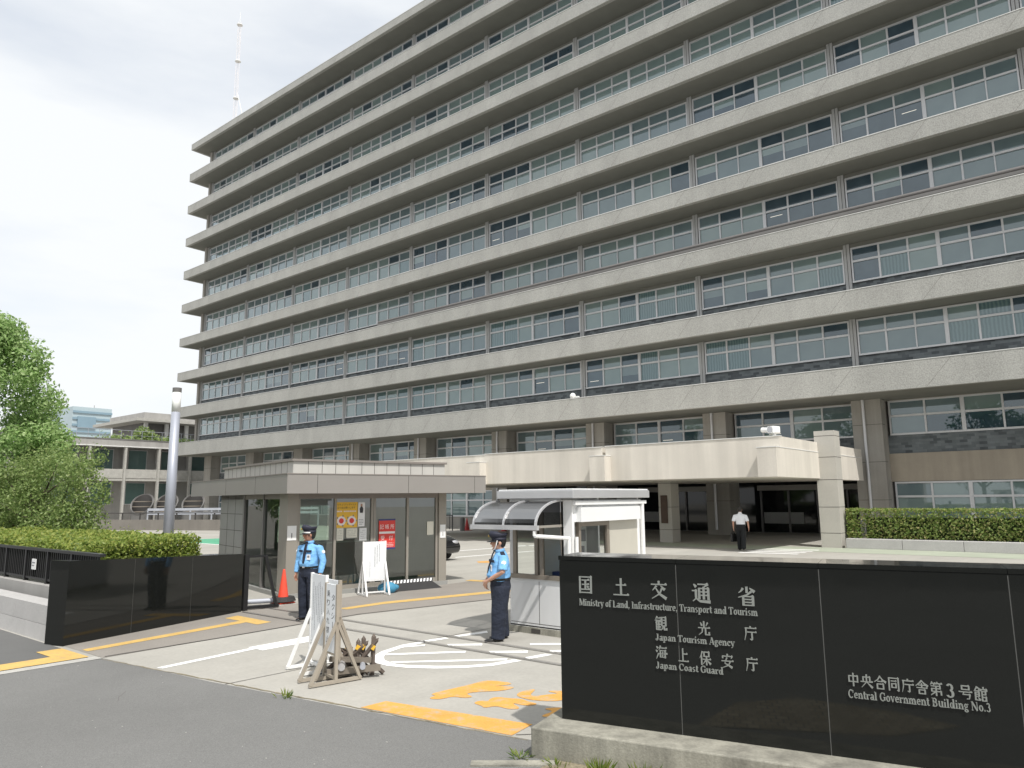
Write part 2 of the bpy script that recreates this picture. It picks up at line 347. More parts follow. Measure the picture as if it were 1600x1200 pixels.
def put_text(mb, body, m, T, width=None, height=None, smear=0.0, copies=1, offset=0.0, ext=0.0, anchor=(0, 0)):
    """text in the local XY plane fitted to width x height with its bounding-box corner at the origin, then moved by T"""
    vs, fs = text_geo(body, 1.0, offset, ext)
    if not vs: return
    x0 = min(v.x for v in vs); x1 = max(v.x for v in vs); y0 = min(v.y for v in vs); y1 = max(v.y for v in vs)
    sx = width/max(x1-x0, 1e-4) if width else None; sy = height/max(y1-y0, 1e-4) if height else None
    sx = sx or sy; sy = sy or sx
    for k in range(copies):
        dx = (k-(copies-1)/2)*smear
        mb.add([T @ Vector(((v.x-x0)*sx+dx, (v.y-y0)*sy, v.z+k*.0006)) for v in vs], fs, m)
XZ = Matrix(((1, 0, 0, 0), (0, 0, -1, 0), (0, 1, 0, 0), (0, 0, 0, 1)))      # text plane (x, y) -> (x, z), front looks to -y
def at(x, y, z, rz=0): return Matrix.Translation((x, y, z)) @ Matrix.Rotation(rz, 4, 'Z') @ XZ

# ================================================================== GROUND
g = MB().sheet([(-400, -120), (200, -120), (200, 320), (-400, 320)], 0, 'concrete_ground'); struct(g.build('ground'))
def ribbon(mb, a, b, wd, z, m):
    a, b = Vector(a), Vector(b); d = (b-a).normalized(); n = Vector((-d.y, d.x))*wd/2
    mb.sheet([a-n, b-n, b+n, a+n], z, m)
sw = MB().sheet([(-60, -7), (40, -7), (40, 7.2), (2.5, 6.9), (-4.0, 5.40), (-4.54, 5.77), (-6.5, 5.44), (-9.12, 5.08), (-11.72, 4.84), (-11.75, 4.70), (-12, 4.68), (-60, 4.80)], .004, 'asphalt')
struct(sw.build('sidewalk'))
struct(MB().sheet([(-60, -7), (-12.47, -7), (-12.47, 4.36), (-13.05, 4.36), (-13.05, 4.74), (-60, 4.79)], .008, 'asphalt_dark').build('sidewalk_paving'))
struct(MB().sheet([(-120, -24), (80, -24), (80, -7.2), (-120, -7.2)], .004, 'road').build('road'))
struct(MB().sheet([(-12.45, 0), (-12.0, 0), (-12.0, 4.74), (-13.03, 4.74), (-13.03, 4.38), (-12.45, 4.38)], .012, 'paint_yellow').build('tactile_paving'))
struct(MB().sheet([(-11.97, 0), (-11.80, 0), (-11.74, 4.84), (-11.97, 4.80)], .009, 'kerb').build('kerb_strip'))
struct(MB().sheet([(-14.35, 4.85), (-11.80, 4.85), (-11.87, 6.9), (-11.95, 8.4), (-12.0, 9.6), (-11.3, 12.75), (-10.6, 15), (-10.2, 16.6), (-14.2, 16.6), (-14.4, 8.4)], .004, 'walkway').build('walkway'))
tp = MB().sheet([(-12.69, 4.9), (-12.47, 4.9), (-12.95, 7.85), (-12.55, 7.83), (-12.60, 8.15), (-13.84, 8.19), (-13.74, 7.86), (-13.2, 7.86)], .008, 'paint_yellow')
tp.sheet([(-12.92, 9.0), (-12.30, 11.2), (-12.18, 11.2), (-12.77, 9.0)], .008, 'paint_yellow') if False else None
tp.sheet([(-12.97, 10.0), (-12.72, 10.0), (-12.70, 11.0), (-12.03, 13.56), (-11.3, 16.3), (-11.58, 16.3), (-12.31, 13.88), (-12.97, 11.23)], .008, 'paint_yellow')
tp.sheet([(-14.44, 15.7), (-13.16, 15.9), (-13.16, 15.6), (-14.4, 15.4)], .008, 'paint_yellow')
struct(tp.build('tactile_strip'))
M['paver'] = brickmat('paver', (.42, .37, .27), (.30, .25, .17), (.16, .15, .13), .12, .12, .008, rough=.9, axis='xy')
struct(MB().sheet([(-3.0, 4.85), (-2.6, 3.9), (-1.9, 3.55), (-1.0, 3.9), (-.5, 4.3), (-1.2, 4.75)], .011, 'paver').build('paving_patch'))
gt = MB()
pts = [(-11.85, 4.9), (-11.87, 6.9), (-11.95, 8.4), (-12.0, 9.8), (-11.31, 12.75), (-10.6, 15)]
for a, b in zip(pts[:-1], pts[1:]): ribbon(gt, a, b, .035, .010, 'gutter')
for a, b in (((-8.87, 5.12), (-8.80, 7.2)), ((-8.95, 8.6), (-8.7, 12)), ((-8.7, 12), (-8.6, 22)), ((-4.75, 5.8), (-4.45, 6.1))): ribbon(gt, a, b, .016, .005, 'gutter')
struct(gt.build('gutter'))
gr = MB()
for a, b in (((-14.2, 8.50), (-4.5, 8.46)), ((-14.2, 9.12), (-4.5, 9.04))):
    ribbon(gr, a, b, .036, .016, 'rail'); ribbon(gr, (a[0], a[1]+.05), (b[0], b[1]+.05), .016, .017, 'gutter')
struct(gr.build('gate_rail'))
ml = MB(); z = .004
ml.sheet([(-10.50, 5.03), (-10.38, 5.06), (-10.55, 6.58), (-10.37, 6.58), (-10.38, 8.2), (-10.8, 8.2), (-10.76, 6.57), (-10.68, 6.57)], z, 'paint_white')
outer = [(-8.97, 8.55), (-8.92, 8.59), (-8.97, 8.14), (-8.84, 7.62), (-8.69, 7.35), (-8.5, 7.16), (-8.3, 7.05), (-8.03, 7.03), (-7.73, 7.11), (-7.38, 7.31), (-7.09, 7.57), (-6.87, 7.9), (-6.74, 8.38)]
inner = [(-8.82, 8.51), (-8.81, 8.45), (-8.79, 7.96), (-8.69, 7.6), (-8.52, 7.39), (-8.34, 7.25), (-8.12, 7.19), (-8.0, 7.18), (-7.84, 7.23), (-7.49, 7.43), (-7.18, 7.68), (-6.99, 7.97), (-6.90, 8.40)]
for i in range(len(outer)-1): ml.sheet([outer[i], outer[i+1], inner[i+1], inner[i]], z, 'paint_white')
for pl in ([(-8.97, 8.6), (-8.87, 9.0), (-8.74, 8.97), (-8.82, 8.57)], [(-8.85, 9.18), (-8.71, 9.87), (-8.57, 9.74), (-8.72, 9.16)], [(-8.87, 8.09), (-8.69, 8.39), (-8.62, 8.3), (-8.82, 7.99)],
           [(-8.65, 7.56), (-7.84, 8.41), (-7.76, 8.31), (-8.57, 7.48)], [(-8.21, 7.22), (-7.0, 8.38), (-6.94, 8.27), (-8.08, 7.21)], [(-8.44, 8.6), (-8.02, 8.98), (-7.92, 8.86), (-8.33, 8.54)],
           [(-7.56, 8.6), (-7.11, 8.98), (-7.01, 8.85), (-7.46, 8.53)], [(-7.43, 9.44), (-7.04, 9.75), (-6.96, 9.63), (-7.34, 9.33)], [(-6.86, 9.19), (-6.3, 9.75), (-6.2, 9.6), (-6.78, 9.09)],
           [(-6.85, 8.56), (-6.77, 8.96), (-6.63, 8.96), (-6.73, 8.53)]): ml.sheet(pl, z+.0005, 'paint_white')
for q in range(4): ml.sheet([(-12.3, 29.3+q*.85), (-10.0, 29.6+q*.85), (-10.0, 29.95+q*.85), (-12.3, 29.65+q*.85)], z+.006, 'paint_white')
for a, b in (((-22.9, 23.9), (-22.4, 30)), ((-20.45, 21.3), (-19.95, 25.9)), ((-23.8, 28.4), (-18, 28.9)), ((-41.4, 20.95), (-36.8, 20.7)), ((-50, 25.7), (-44, 28.8)), ((-44, 27.5), (-30, 33))): ribbon(ml, a, b, .16, z, 'paint_white')
struct(ml.build('white_road_marking'))
mo = MB()
mo.sheet([(-6.70, 5.49), (-4.77, 5.76), (-4.83, 6.16), (-6.67, 5.83)], z, 'paint_orange')
o1 = [(-6.5, 6.34), (-6.46, 6.67), (-6.41, 7.02), (-6.43, 7.2), (-6.27, 7.31), (-6.03, 7.33), (-6.05, 7.19), (-6.22, 6.97), (-6.11, 7.12), (-5.88, 7.22), (-5.9, 6.98), (-6.16, 6.71), (-6.16, 6.6), (-6.0, 6.57), (-6.06, 6.46), (-6.21, 6.44), (-6.23, 6.26), (-6.34, 6.2), (-6.39, 6.25), (-6.38, 6.34)]
o2 = [(-5.84, 6.37), (-5.84, 6.5), (-5.74, 6.53), (-5.8, 6.61), (-5.8, 6.73), (-5.63, 6.77), (-5.51, 6.84), (-5.39, 6.79), (-5.22, 6.79), (-5.28, 6.64), (-5.52, 6.64), (-5.27, 6.54), (-5.34, 6.42), (-5.56, 6.45), (-5.6, 6.3), (-5.69, 6.35)]
o3 = [(-5.67, 6.91), (-5.72, 7.1), (-5.65, 7.31), (-5.55, 7.03), (-5.46, 7.01), (-5.37, 7.19), (-5.3, 7.28), (-5.51, 7.27), (-5.34, 7.42), (-5.2, 7.38), (-5.1, 7.23), (-5.11, 7.03), (-5.24, 6.92), (-5.46, 6.85)]
o4 = [(-5.08, 6.66), (-5.02, 6.77), (-4.91, 6.85), (-4.7, 6.9), (-4.73, 6.6), (-4.84, 6.44), (-4.95, 6.43), (-4.92, 6.67)]
def soft(p):
    for _ in range(2): p = [q for i in range(len(p)) for q in ((p[i][0]*.75+p[(i+1) % len(p)][0]*.25, p[i][1]*.75+p[(i+1) % len(p)][1]*.25), (p[i][0]*.25+p[(i+1) % len(p)][0]*.75, p[i][1]*.25+p[(i+1) % len(p)][1]*.75))]
    return p
for o in (o1, o2, o3, o4): mo.sheet(soft(o), z, 'paint_orange')
mo.sheet([(-18.45, 20.36), (-18.28, 20.86), (-17.68, 20.18), (-18.0, 19.97)], z, 'paint_orange')
struct(mo.build('orange_road_marking'))
struct(MB().sheet([(-44.1, 22.2), (-43.0, 25.1), (-36.5, 20.9), (-40.6, 20.9)], .006, 'paint_green').build('green_road_marking'))
struct(MB().sheet([(-30, 33.6), (-30, 31.9), (-10.2, 31.5), (10, 31.5), (10, 34.0), (-9, 34.2)], .006, 'green_carpet').build('forecourt_paving'))
struct(MB().sheet([(-4.0, 5.50), (-4.02, 5.22), (-2.6, 5.45), (4, 6.9), (4, 7.3), (-2, 6.1)], .014, 'dirt').build('planting_strip'))
struct(MB().box(-.42, .30, -.055, .055, 0, .02, 'plinth', Matrix.Translation((-4.22, 5.20, 0)) @ Matrix.Rotation(R(38), 4, 'Z')).build('kerb'))

ck = MB(); rk0 = random.Random(21)
for (x, y, a, n) in ((-9.5, 4.2, -.35, 4),):
    for _ in range(n):
        a += rk0.uniform(-.5, .5); l = rk0.uniform(.08, .2); x2, y2 = x+l*math.cos(a), y+l*math.sin(a); ribbon(ck, (x, y), (x2, y2), rk0.uniform(.003, .009), .0052, 'gutter'); x, y = x2, y2
e0, e1_ = Vector((-11.7, 4.80)), Vector((-4.56, 5.735)); q0 = e0
for k in range(60):
    q1 = e0.lerp(e1_, (k+1)/60)+Vector((0, rk0.uniform(-.012, .012))); ribbon(ck, q0, q1, rk0.uniform(.012, .04), .0056, 'dirt'); q0 = q1
struct(ck.build('pavement_crack'))
gb = MB()
for _ in range(45):
    x, y = rk0.uniform(-12, -4.2), rk0.uniform(1.8, 5.0); r0 = rk0.uniform(.003, .007); gb.box(x-r0, x+r0, y-r0*.7, y+r0*.7, .003, .003+r0, 'kerb')
o = gb.build('pavement_grit'); o['kind'] = 'stuff'; o['label'] = 'scattered pale grit and leaf scraps on the asphalt'; o['category'] = 'grit'
# ================================================================== OFFICE BUILDING
BAY, X0, FY, WY, GY = 8.695, -79.75, 39.36, 41.46, 43.2
XL, XR = -81.52, 18.5
ZC, FH = 8.708, 4.0
office = thing('office_building', 'ten storey grey concrete government office block with long window bands and projecting ledges', 'building', (-30, 48, 0))
slabs = [ZC+FH*i for i in range(10)]
for i, zt in enumerate(slabs):
    th = 1.36 if i == 0 else (1.11 if i == 1 else .925)
    top = zt-(.23 if i == 9 else 0)
    b = MB()
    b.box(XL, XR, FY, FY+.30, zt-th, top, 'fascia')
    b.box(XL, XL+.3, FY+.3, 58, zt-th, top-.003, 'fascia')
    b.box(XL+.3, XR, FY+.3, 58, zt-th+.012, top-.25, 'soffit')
    b.box(XL-.01, XR, FY-.02, FY+.12, top+.002, top+.032, 'flashing')
    x = XL+2.1
    while x < 0:
        b.add([(x-.85*th, FY-.003, zt-th+.004), (x-.85*th+.02, FY-.003, zt-th+.004), (x+.02, FY-.003, top-.004), (x, FY-.003, top-.004)], [(0, 1, 2, 3)], 'joint_soft'); x += BAY/2
    b.build('floor_slab', office)
MB().box(X0-.25, XR, WY+.25, 57.6, 7.4, ZC+FH*9-.6, 'concrete').build('core_wall', office)
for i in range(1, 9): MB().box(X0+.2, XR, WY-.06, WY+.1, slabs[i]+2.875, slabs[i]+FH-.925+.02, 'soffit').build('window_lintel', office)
# full-height double mullions
def mullion_mesh():
    b = MB()
    h = ZC+FH*9-.9
    for dx in (-.085, .085): b.box(dx-.07, dx+.07, -.17, .06, ZC-.3, h, 'mullion')
    b.box(-.02, .02, -.12, .06, ZC-.3, h, 'joint_soft')
    return b.mesh('mullion')
mm = mullion_mesh()
for i in range(0, 11):
    o = link('mullion', mm, office); o.location = (X0+BAY*i, WY, 0)
# tile bands
for i in range(9):
    b = MB(); zz = slabs[i]
    b.box(X0+.2, XR, WY-.02, WY+.1, zz-.1, zz+.89, 'slate'); b.build('tile_band', office)
MB().box(X0-.55, X0-.16, WY-.35, WY+14, 7.35, slabs[-1]-1, 'concrete').build('corner_pier', office)
# windows
def window_frame(W, H, groups, per, transom, depth=.09):
    b = MB(); w2 = W/2
    b.box(-w2, w2, -depth, .03, 0, .085, 'frame'); b.box(-w2-.0, w2+.0, -depth-.05, -depth, -.02, .05, 'frame')
    b.box(-w2, w2, -depth, .03, H-.085, H, 'frame')
    for s in (-1, 1): b.box(s*w2-(.075 if s > 0 else 0), s*w2+(.075 if s < 0 else 0), -depth-.002, .03, .085, H-.085, 'frame')
    b.box(-w2+.075, w2-.075, -depth+.01, .03, transom-.055, transom+.055, 'frame')
    xs = []; gw = W/groups
    for gi in range(groups):
        if gi: b.box(-w2+gw*gi-.09, -w2+gw*gi+.09, -depth-.012, .03, .086, H-.086, 'frame')
        for k in range(1, per):
            x = -w2+gw*gi+gw*k/per; th = .045 if k == 1 else .028
            b.box(x-th, x+th, -depth+.02, .03, .087, transom-.056, 'frame')
            b.box(x-.045, x+.045, -depth+.02, .03, transom+.056, H-.087, 'frame')
    return b.mesh('window')
def pane_mesh(W, H, groups, per, transom, rng, mode):
    b = MB(); gw = W/groups
    blindrun = rng.random(); openrun = rng.random()
    for gi in range(groups):
        gm = rng.choices(mode[0], mode[1])[0]
        for k in range(per):
            xa = -W/2+gw*gi+gw*k/per; xb = xa+gw/per
            pm = gm if rng.random() < .72 else rng.choices(mode[0], mode[1])[0]
            for z0, z1, lower in ((.04, transom, True), (transom, H-.04, False)):
                mt = pm if (lower or rng.random() < .6) else rng.choice(['blind', 'blind2', 'blind2', 'openroom'])
                a, c, d = [rng.uniform(-.004, .004) for _ in range(3)]
                y = lambda x, zz: (x-xa)*a+(zz-z0)*c
                if mt == 'openroom' and lower and rng.random() < .35:     # half drawn blind
                    zs = z0+(z1-z0)*rng.uniform(.35, .7)
                    b.add([(xa, y(xa, z0), z0), (xb, y(xb, z0), z0), (xb, y(xb, zs), zs), (xa, y(xa, zs), zs)], [(0, 1, 2, 3)], 'openroom')
                    b.add([(xa, y(xa, zs), zs), (xb, y(xb, zs), zs), (xb, y(xb, z1), z1), (xa, y(xa, z1), z1)], [(0, 1, 2, 3)], rng.choice(['blind', 'blind2']))
                else:
                    b.add([(xa, y(xa, z0), z0), (xb, y(xb, z0), z0), (xb, y(xb, z1), z1), (xa, y(xa, z1), z1)], [(0, 1, 2, 3)], mt)
                    if mt == 'openroom' and lower and rng.random() < .16:
                        zz = z0+(z1-z0)*rng.uniform(.3, .8); xx = rng.uniform(xa+.1, xa+.35)
                        b.box(xx, xx+.7, -.012, -.010, zz, zz+.028, 'tube')
    return b.mesh('pane')
UW, UH, UT = BAY-.38, 1.96, 1.18
wmesh = window_frame(UW, UH, 2, 3, UT)
rng = random.Random(3)
for fl in range(9):
    for i in range(0, 9):
        xc = X0+BAY*(i+.5); zz = slabs[fl]+.91
        mode = (['blind', 'blind2', 'openroom', 'curtain'], [6, 3.5, 1.9, .3]) if fl > 1 else (['blind', 'blind2', 'openroom', 'curtain'], [4, 3, 2.2, 2.5])
        if i < 3: mode = (['blind', 'blind2', 'openroom', 'curtain'], [4, 4, 2.2, .5])
        o = link('window', wmesh, office); o.location = (xc, WY-.02, zz)
        p = link('pane', pane_mesh(UW, UH, 2, 3, UT, rng, mode), o, local=True); p.location = (0, .0, 0)
b = MB()
for fl in range(9):
    for i in (9, 10):
        xc = X0+BAY*(i+.5); zz = slabs[fl]+.91; 
        vs = [Vector(v.co)+Vector((xc, WY-.02, zz)) for v in wmesh.vertices]; b.add(vs, [tuple(p.vertices) for p in wmesh.polygons], 'frame')
        b.box(xc-UW/2, xc+UW/2, WY-.02, WY, zz, zz+UH, 'blind2')
o = b.build('window_rows', office); o['kind'] = 'stuff'
# pipe under the windows of one middle floor, roof edge antenna stub etc.
MB().cyl((-47.3, FY+.45, slabs[2]+.48), (XR, FY+.45, slabs[2]+.48), .10, 'frame_dark', n=10).box(-47.3, XR, FY+.30, FY+.6, slabs[2]+.18, slabs[2]+.34, 'grey_dark').build('service_pipe', office)
# lower storeys, set back behind pillars
P1W = BAY-1.75
w1 = window_frame(P1W, 1.86, 2, 2, 1.02, .1); w0 = window_frame(P1W, 2.05, 2, 2, 1.28, .1)
rng = random.Random(11)
for i in range(0, 10):
    xc = X0+BAY*(i+.5)
    o = link('window', w1, office); o.location = (xc, GY+.55, 5.46)
    link('pane', pane_mesh(P1W, 1.86, 2, 2, 1.02, rng, (['openroom', 'blind2', 'blind'], [4, 3, .6])), o, local=True)
    lb = MB(); lb.box(xc-P1W/2-.15, xc+P1W/2+.15, GY+.50, GY+.8, 4.46, 5.46, 'slate'); lb.build('tile_band', office)
    if i < 5 or i >= 8:
        MB().box(xc-P1W/2-.15, xc+P1W/2+.15, GY+.42, GY+.8, 2.97, 4.458, 'concrete_tan').build('spandrel', office)
        o = link('window', w0, office); o.location = (xc, GY+.55, .9)
        link('pane', pane_mesh(P1W, 2.05, 2, 2, 1.28, rng, (['blind', 'blind2', 'openroom'], [4, 2, 2])), o, local=True)
        MB().box(xc-P1W/2-.15, xc+P1W/2+.15, GY+.47, GY+.8, 0, .9, 'concrete').build('sill_wall', office)
    MB().box(xc-P1W/2-.15, xc+P1W/2+.15, GY+.47, GY+.8, 7.322, 7.6, 'concrete').build('lintel', office)
for i in range(0, 11):
    x = X0+BAY*i
    b = MB().box(x-.74, x+.74, GY-.62, GY+.9, 0, 7.40, 'concrete')
    for zz in (2.0, 4.0, 6.0): b.box(x-.745, x+.745, GY-.623, GY, zz, zz+.02, 'joint')
    b.build('pillar', office)
    if i >= 3: MB().cyl((x-.12, GY-.72, .3), (x-.12, GY-.72, 7.36), .075, 'frame', n=10).build('downpipe', office)
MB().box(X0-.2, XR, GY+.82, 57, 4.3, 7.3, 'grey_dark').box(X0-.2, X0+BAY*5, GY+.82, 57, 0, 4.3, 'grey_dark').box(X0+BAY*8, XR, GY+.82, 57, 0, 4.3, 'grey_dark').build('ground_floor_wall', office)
# entrance recess
EX0, EX1 = X0+BAY*5+.75, X0+BAY*8-.75
b = MB().box(EX0, EX1, GY+4.0, GY+4.1, 0, 4.3, 'entrance_glass')
b.build('entrance_glazing', office)
for k in range(15):
    x = EX0+(EX1-EX0)*k/14
    MB().box(x-.05, x+.05, GY+3.86, GY+4.0, 0, 2.62, 'frame_dark').build('door_post', office)
b = MB()
for k in range(3):
    xa = X0+BAY*(5+k)+.75; b.box(xa, xa+BAY-1.5, GY+3.75, GY+3.99, 2.62, 2.95, 'post')
    b.box(xa+.3, xa+2.8, GY+3.93, GY+3.985, .55, 1.25, 'tile_grey')
b.build('door_lintel', office)
MB().box(EX0, EX1, GY+.5, GY+4.1, 4.28, 4.34, 'grey_dark').build('entrance_ceiling', office)
# porch canopy
CF = 29.4
can = MB(); can.box(-35.2, -26.3, CF+.35, 41.6, 3.06, 4.60, 'canopy'); 
can.box(-26.15, -18.75, CF+.1, 41.6, 3.05, 4.62, 'canopy'); can.box(-18.55, -10.35, CF+.1, 41.6, 3.04, 4.64, 'canopy')
can.box(-26.3, -26.15, CF+.7, 41.6, 3.09, 4.2, 'grey_dark').box(-18.75, -18.55, CF+.7, 41.6, 3.09, 4.2, 'grey_dark')
for xa, xb, zt in ((-35.2, -26.3, 4.60), (-26.15, -18.75, 4.62), (-18.55, -10.35, 4.64)): can.box(xa-.02, xb+.02, CF+.07+(.25 if zt == 4.6 else 0), CF+.32+(.25 if zt == 4.6 else 0), zt+.002, zt+.032, 'flashing')
can.build('entrance_canopy', office)
for xa, xb in ((-26.95, -26.02), (-19.1, -18.28), (-11.1, -10.33)):
    MB().box(xa, xb, CF-.45, 41.55, 3.02, 4.18, 'canopy').box(xa-.015, xb+.015, CF-.465, 41.5, 4.182, 4.21, 'flashing').build('canopy_beam', office)
for xa, dx in ((-10.47, .86), (-18.42, .72), (-35.9, 1.0)):
    zt = 5.14 if xa > -11 else 3.03
    b = MB().box(xa, xa+dx, 34.25, 35.1, 0, zt, 'column_tile')
    for q in (.62, 1.75, 2.95, 3.95, 4.9):
        if q < zt: b.box(xa-.004, xa+dx+.004, 34.246, 35.104, q, q+.02, 'joint')
    b.build('porch_column', office)
MB().box(-18.28, -17.92, 34.19, 34.245, .95, 2.35, 'plaque').build('name_plaque', office)
MB().box(-80.5, -76, 58, 66, 10.2, 13.2, 'reception_trim').build('rear_wing', office)
# roof mast
mast = thing('radio_mast', 'thin white lattice radio mast standing on the flat roof', 'mast', (-83+3.2, 45.5, 44.4))
b = MB(); h = 17.8; n3 = [(math.cos(a)*.26, math.sin(a)*.26) for a in (.4, 2.5, 4.6)]
mx0, my0, mz0 = -79.6, 43.6, 44.2
mast.location = (mx0, my0, mz0)
for x, y in n3: b.cyl((mx0+x, my0+y, mz0), (mx0+x*.8, my0+y*.8, mz0+h), .018, 'red_white', n=6)
for k in range(35):
    for j in range(3):
        (xa, ya), (xb, yb) = n3[j], n3[(j+1) % 3]
        b.cyl((mx0+xa*.95, my0+ya*.95, mz0+k*.5), (mx0+xb*.95, my0+yb*.95, mz0+k*.5+.5), .009, 'red_white', n=5)
b.build('lattice', mast)
b = MB()
for zz in (2.4, 7.4, 12.4, 17.4): b.cyl((mx0, my0, mz0+zz), (mx0, my0, mz0+zz+.08), .36, 'white', n=12)
b.cyl((mx0, my0, mz0+h), (mx0, my0, mz0+h+1.4), .03, 'white', n=6); b.build('platform', mast)
MB().cyl((mx0+.3, my0, mz0+8.0), (mx0+4.4, my0-.6, mz0+.1), .035, 'white', n=6).build('stay', mast)

# lights on ledges
def floodlight(loc, label):
    t = thing('floodlight', label, 'floodlight', loc, R(-20)); x, y, zz = 0, 0, 0
    MB().box(-.05, .25, -.25, .2, .12, .40, 'white').build('housing', t, local=True, bevel=.03)
    MB().cyl((.1, -.27, .26), (.1, -.25, .26), .13, 'lamp_clear', n=16).build('lens', t, local=True)
    MB().box(.05, .15, -.05, .05, 0, .12, 'white').cyl((-.5, 0, .30), (-.05, 0, .26), .11, 'white', n=10).build('bracket', t, local=True)
floodlight((-10.75, CF+.45, 4.67), 'white twin floodlight on the right end of the entrance canopy')
t = thing('dome_camera', 'small white dome camera on the lowest ledge of the office block', 'camera', (-27.2, FY+.1, ZC+.03))
MB().ball((0, 0, .17), (.2, .2, .2), 'white').build('dome', t, local=True, smooth=True); MB().box(-.12, .12, -.1, .1, 0, .05, 'white').box(.2, .5, -.04, .04, .04, .12, 'white').build('mount', t, local=True)

# ================================================================== SIGN WALL (right) and its lettering
SA = math.atan2(.213, .977)
sign = thing('sign_wall', 'tall black polished granite wall with silver ministry lettering on a concrete plinth', 'sign wall', (-4.18, 5.77, 0), SA)
MB().box(-.15, 7.2, -.35, .66, -.2, .255, 'plinth').build('plinth', sign, local=True, bevel=.012)
js = [0, 1.115, 2.28, 3.56, 4.8, 6.0, 7.0]
b = MB()
for a, c in zip(js[:-1], js[1:]): b.box(a+.004, c-.004, 0, .47, .255, 1.672, 'granite')
b.box(.02, 6.98, .002, .46, .2, 1.665, 'grout'); b.build('granite_panels', sign, local=True)
b = MB()
for a, c in zip(js[:-1], js[1:]): b.box(a+(.0015 if a else -.004), c-.0015, -.004, .474, 1.675, 1.713, 'granite')
b.build('coping', sign, local=True)
GL = {'M': (.90, 'v.14,0,.68,.06s d.15,.68,.45,.03,.14 d.45,.03,.74,.68,.06 v.76,0,.68,.14s'), 'i': (.30, 'v.14,0,.45s k.14,.60,.07'), 'n': (.57, 'v.13,0,.45s o.28,.28,.21,.175,0,180 v.43,0,.30s'),
 's': (.42, 'o.20,.335,.155,.12,40,270 o.20,.11,.165,.12,-140,90'), 't': (.34, 'v.15,.05,.60 h.02,.30,.43 o.23,.09,.13,.09,180,330'), 'r': (.42, 'v.13,0,.45s k.34,.385,.062 d.19,.36,.34,.44,.05'),
 'y': (.50, 'd.08,.45,.27,.0,.13 d.44,.45,.22,-.14,.055 k.14,-.15,.055 h.0,.20,.43 h.34,.50,.43'), 'o': (.50, 'o.25,.225,.225,.235,0,360'), 'f': (.34, 'v.15,0,.58s o.27,.57,.185,.135,60,180 k.34,.63,.05 h.02,.30,.43'),
 'L': (.62, 'v.17,0,.68s h.10,.58,.02 v.57,.0,.18,.04'), 'a': (.50, 'v.36,0,.33 o.23,.30,.20,.16,0,150 o.21,.13,.18,.14,0,360 h.36,.48,.02'), 'd': (.57, 'o.22,.22,.19,.235,0,360 v.42,0,.70 h.30,.42,.68 h.42,.54,.02'),
 'I': (.37, 'v.18,0,.68s'), 'u': (.57, 'v.13,.12,.45 o.28,.14,.215,.145,180,360 v.43,0,.45 h.02,.13,.43 h.32,.43,.43 h.43,.55,.02'), 'c': (.44, 'o.24,.225,.22,.235,50,315 k.36,.34,.06'), 'e': (.47, 'o.24,.225,.22,.235,0,318 h.10,.44,.25'),
 'T': (.63, 'v.31,0,.66b h.03,.60,.65 v.05,.50,.67,.035 v.58,.50,.67,.035'), 'p': (.57, 'v.13,-.2,.45s o.31,.22,.20,.235,0,360'), 'm': (.84, 'v.13,0,.45s o.27,.28,.20,.175,0,180 v.41,0,.30s o.55,.28,.20,.175,0,180 v.69,0,.30s'),
 'J': (.47, 'v.27,.10,.68t o.155,.10,.18,.13,180,360 k.07,.12,.065'), 'A': (.66, 'd.34,.68,.09,.0,.055 d.32,.69,.57,0,.15 h.16,.46,.21 h.0,.2,.015 h.44,.66,.015'), 'g': (.48, 'o.21,.29,.18,.165,0,360 o.23,-.08,.21,.125,0,360 d.15,.15,.10,.03,.07 k.42,.42,.045'),
 'C': (.66, 'o.35,.34,.31,.36,48,312 v.58,.44,.66,.05'), 'G': (.70, 'o.35,.34,.31,.36,48,312 v.57,.06,.30 h.44,.68,.31 v.58,.46,.66,.05'), 'v': (.48, 'd.08,.45,.26,.0,.13 d.42,.45,.25,0,.055 h.0,.19,.43 h.33,.49,.43'),
 'B': (.63, 'v.16,0,.68s o.27,.505,.25,.185,-90,90 o.27,.19,.29,.20,-90,90 h.1,.30,.65 h.1,.30,.36 h.1,.30,.02'), 'N': (.74, 'v.13,0,.68,.05s d.13,.68,.60,.0,.15 v.61,0,.68,.05t'), 'l': (.30, 'v.14,0,.70s'),
 ',': (.25, 'k.11,.05,.065 d.15,.04,.07,-.13,.05'), '.': (.25, 'k.11,.06,.065'), '3': (.50, 'o.21,.505,.19,.18,-90,150 o.21,.19,.22,.20,-150,90'), ' ': (.24, '')}
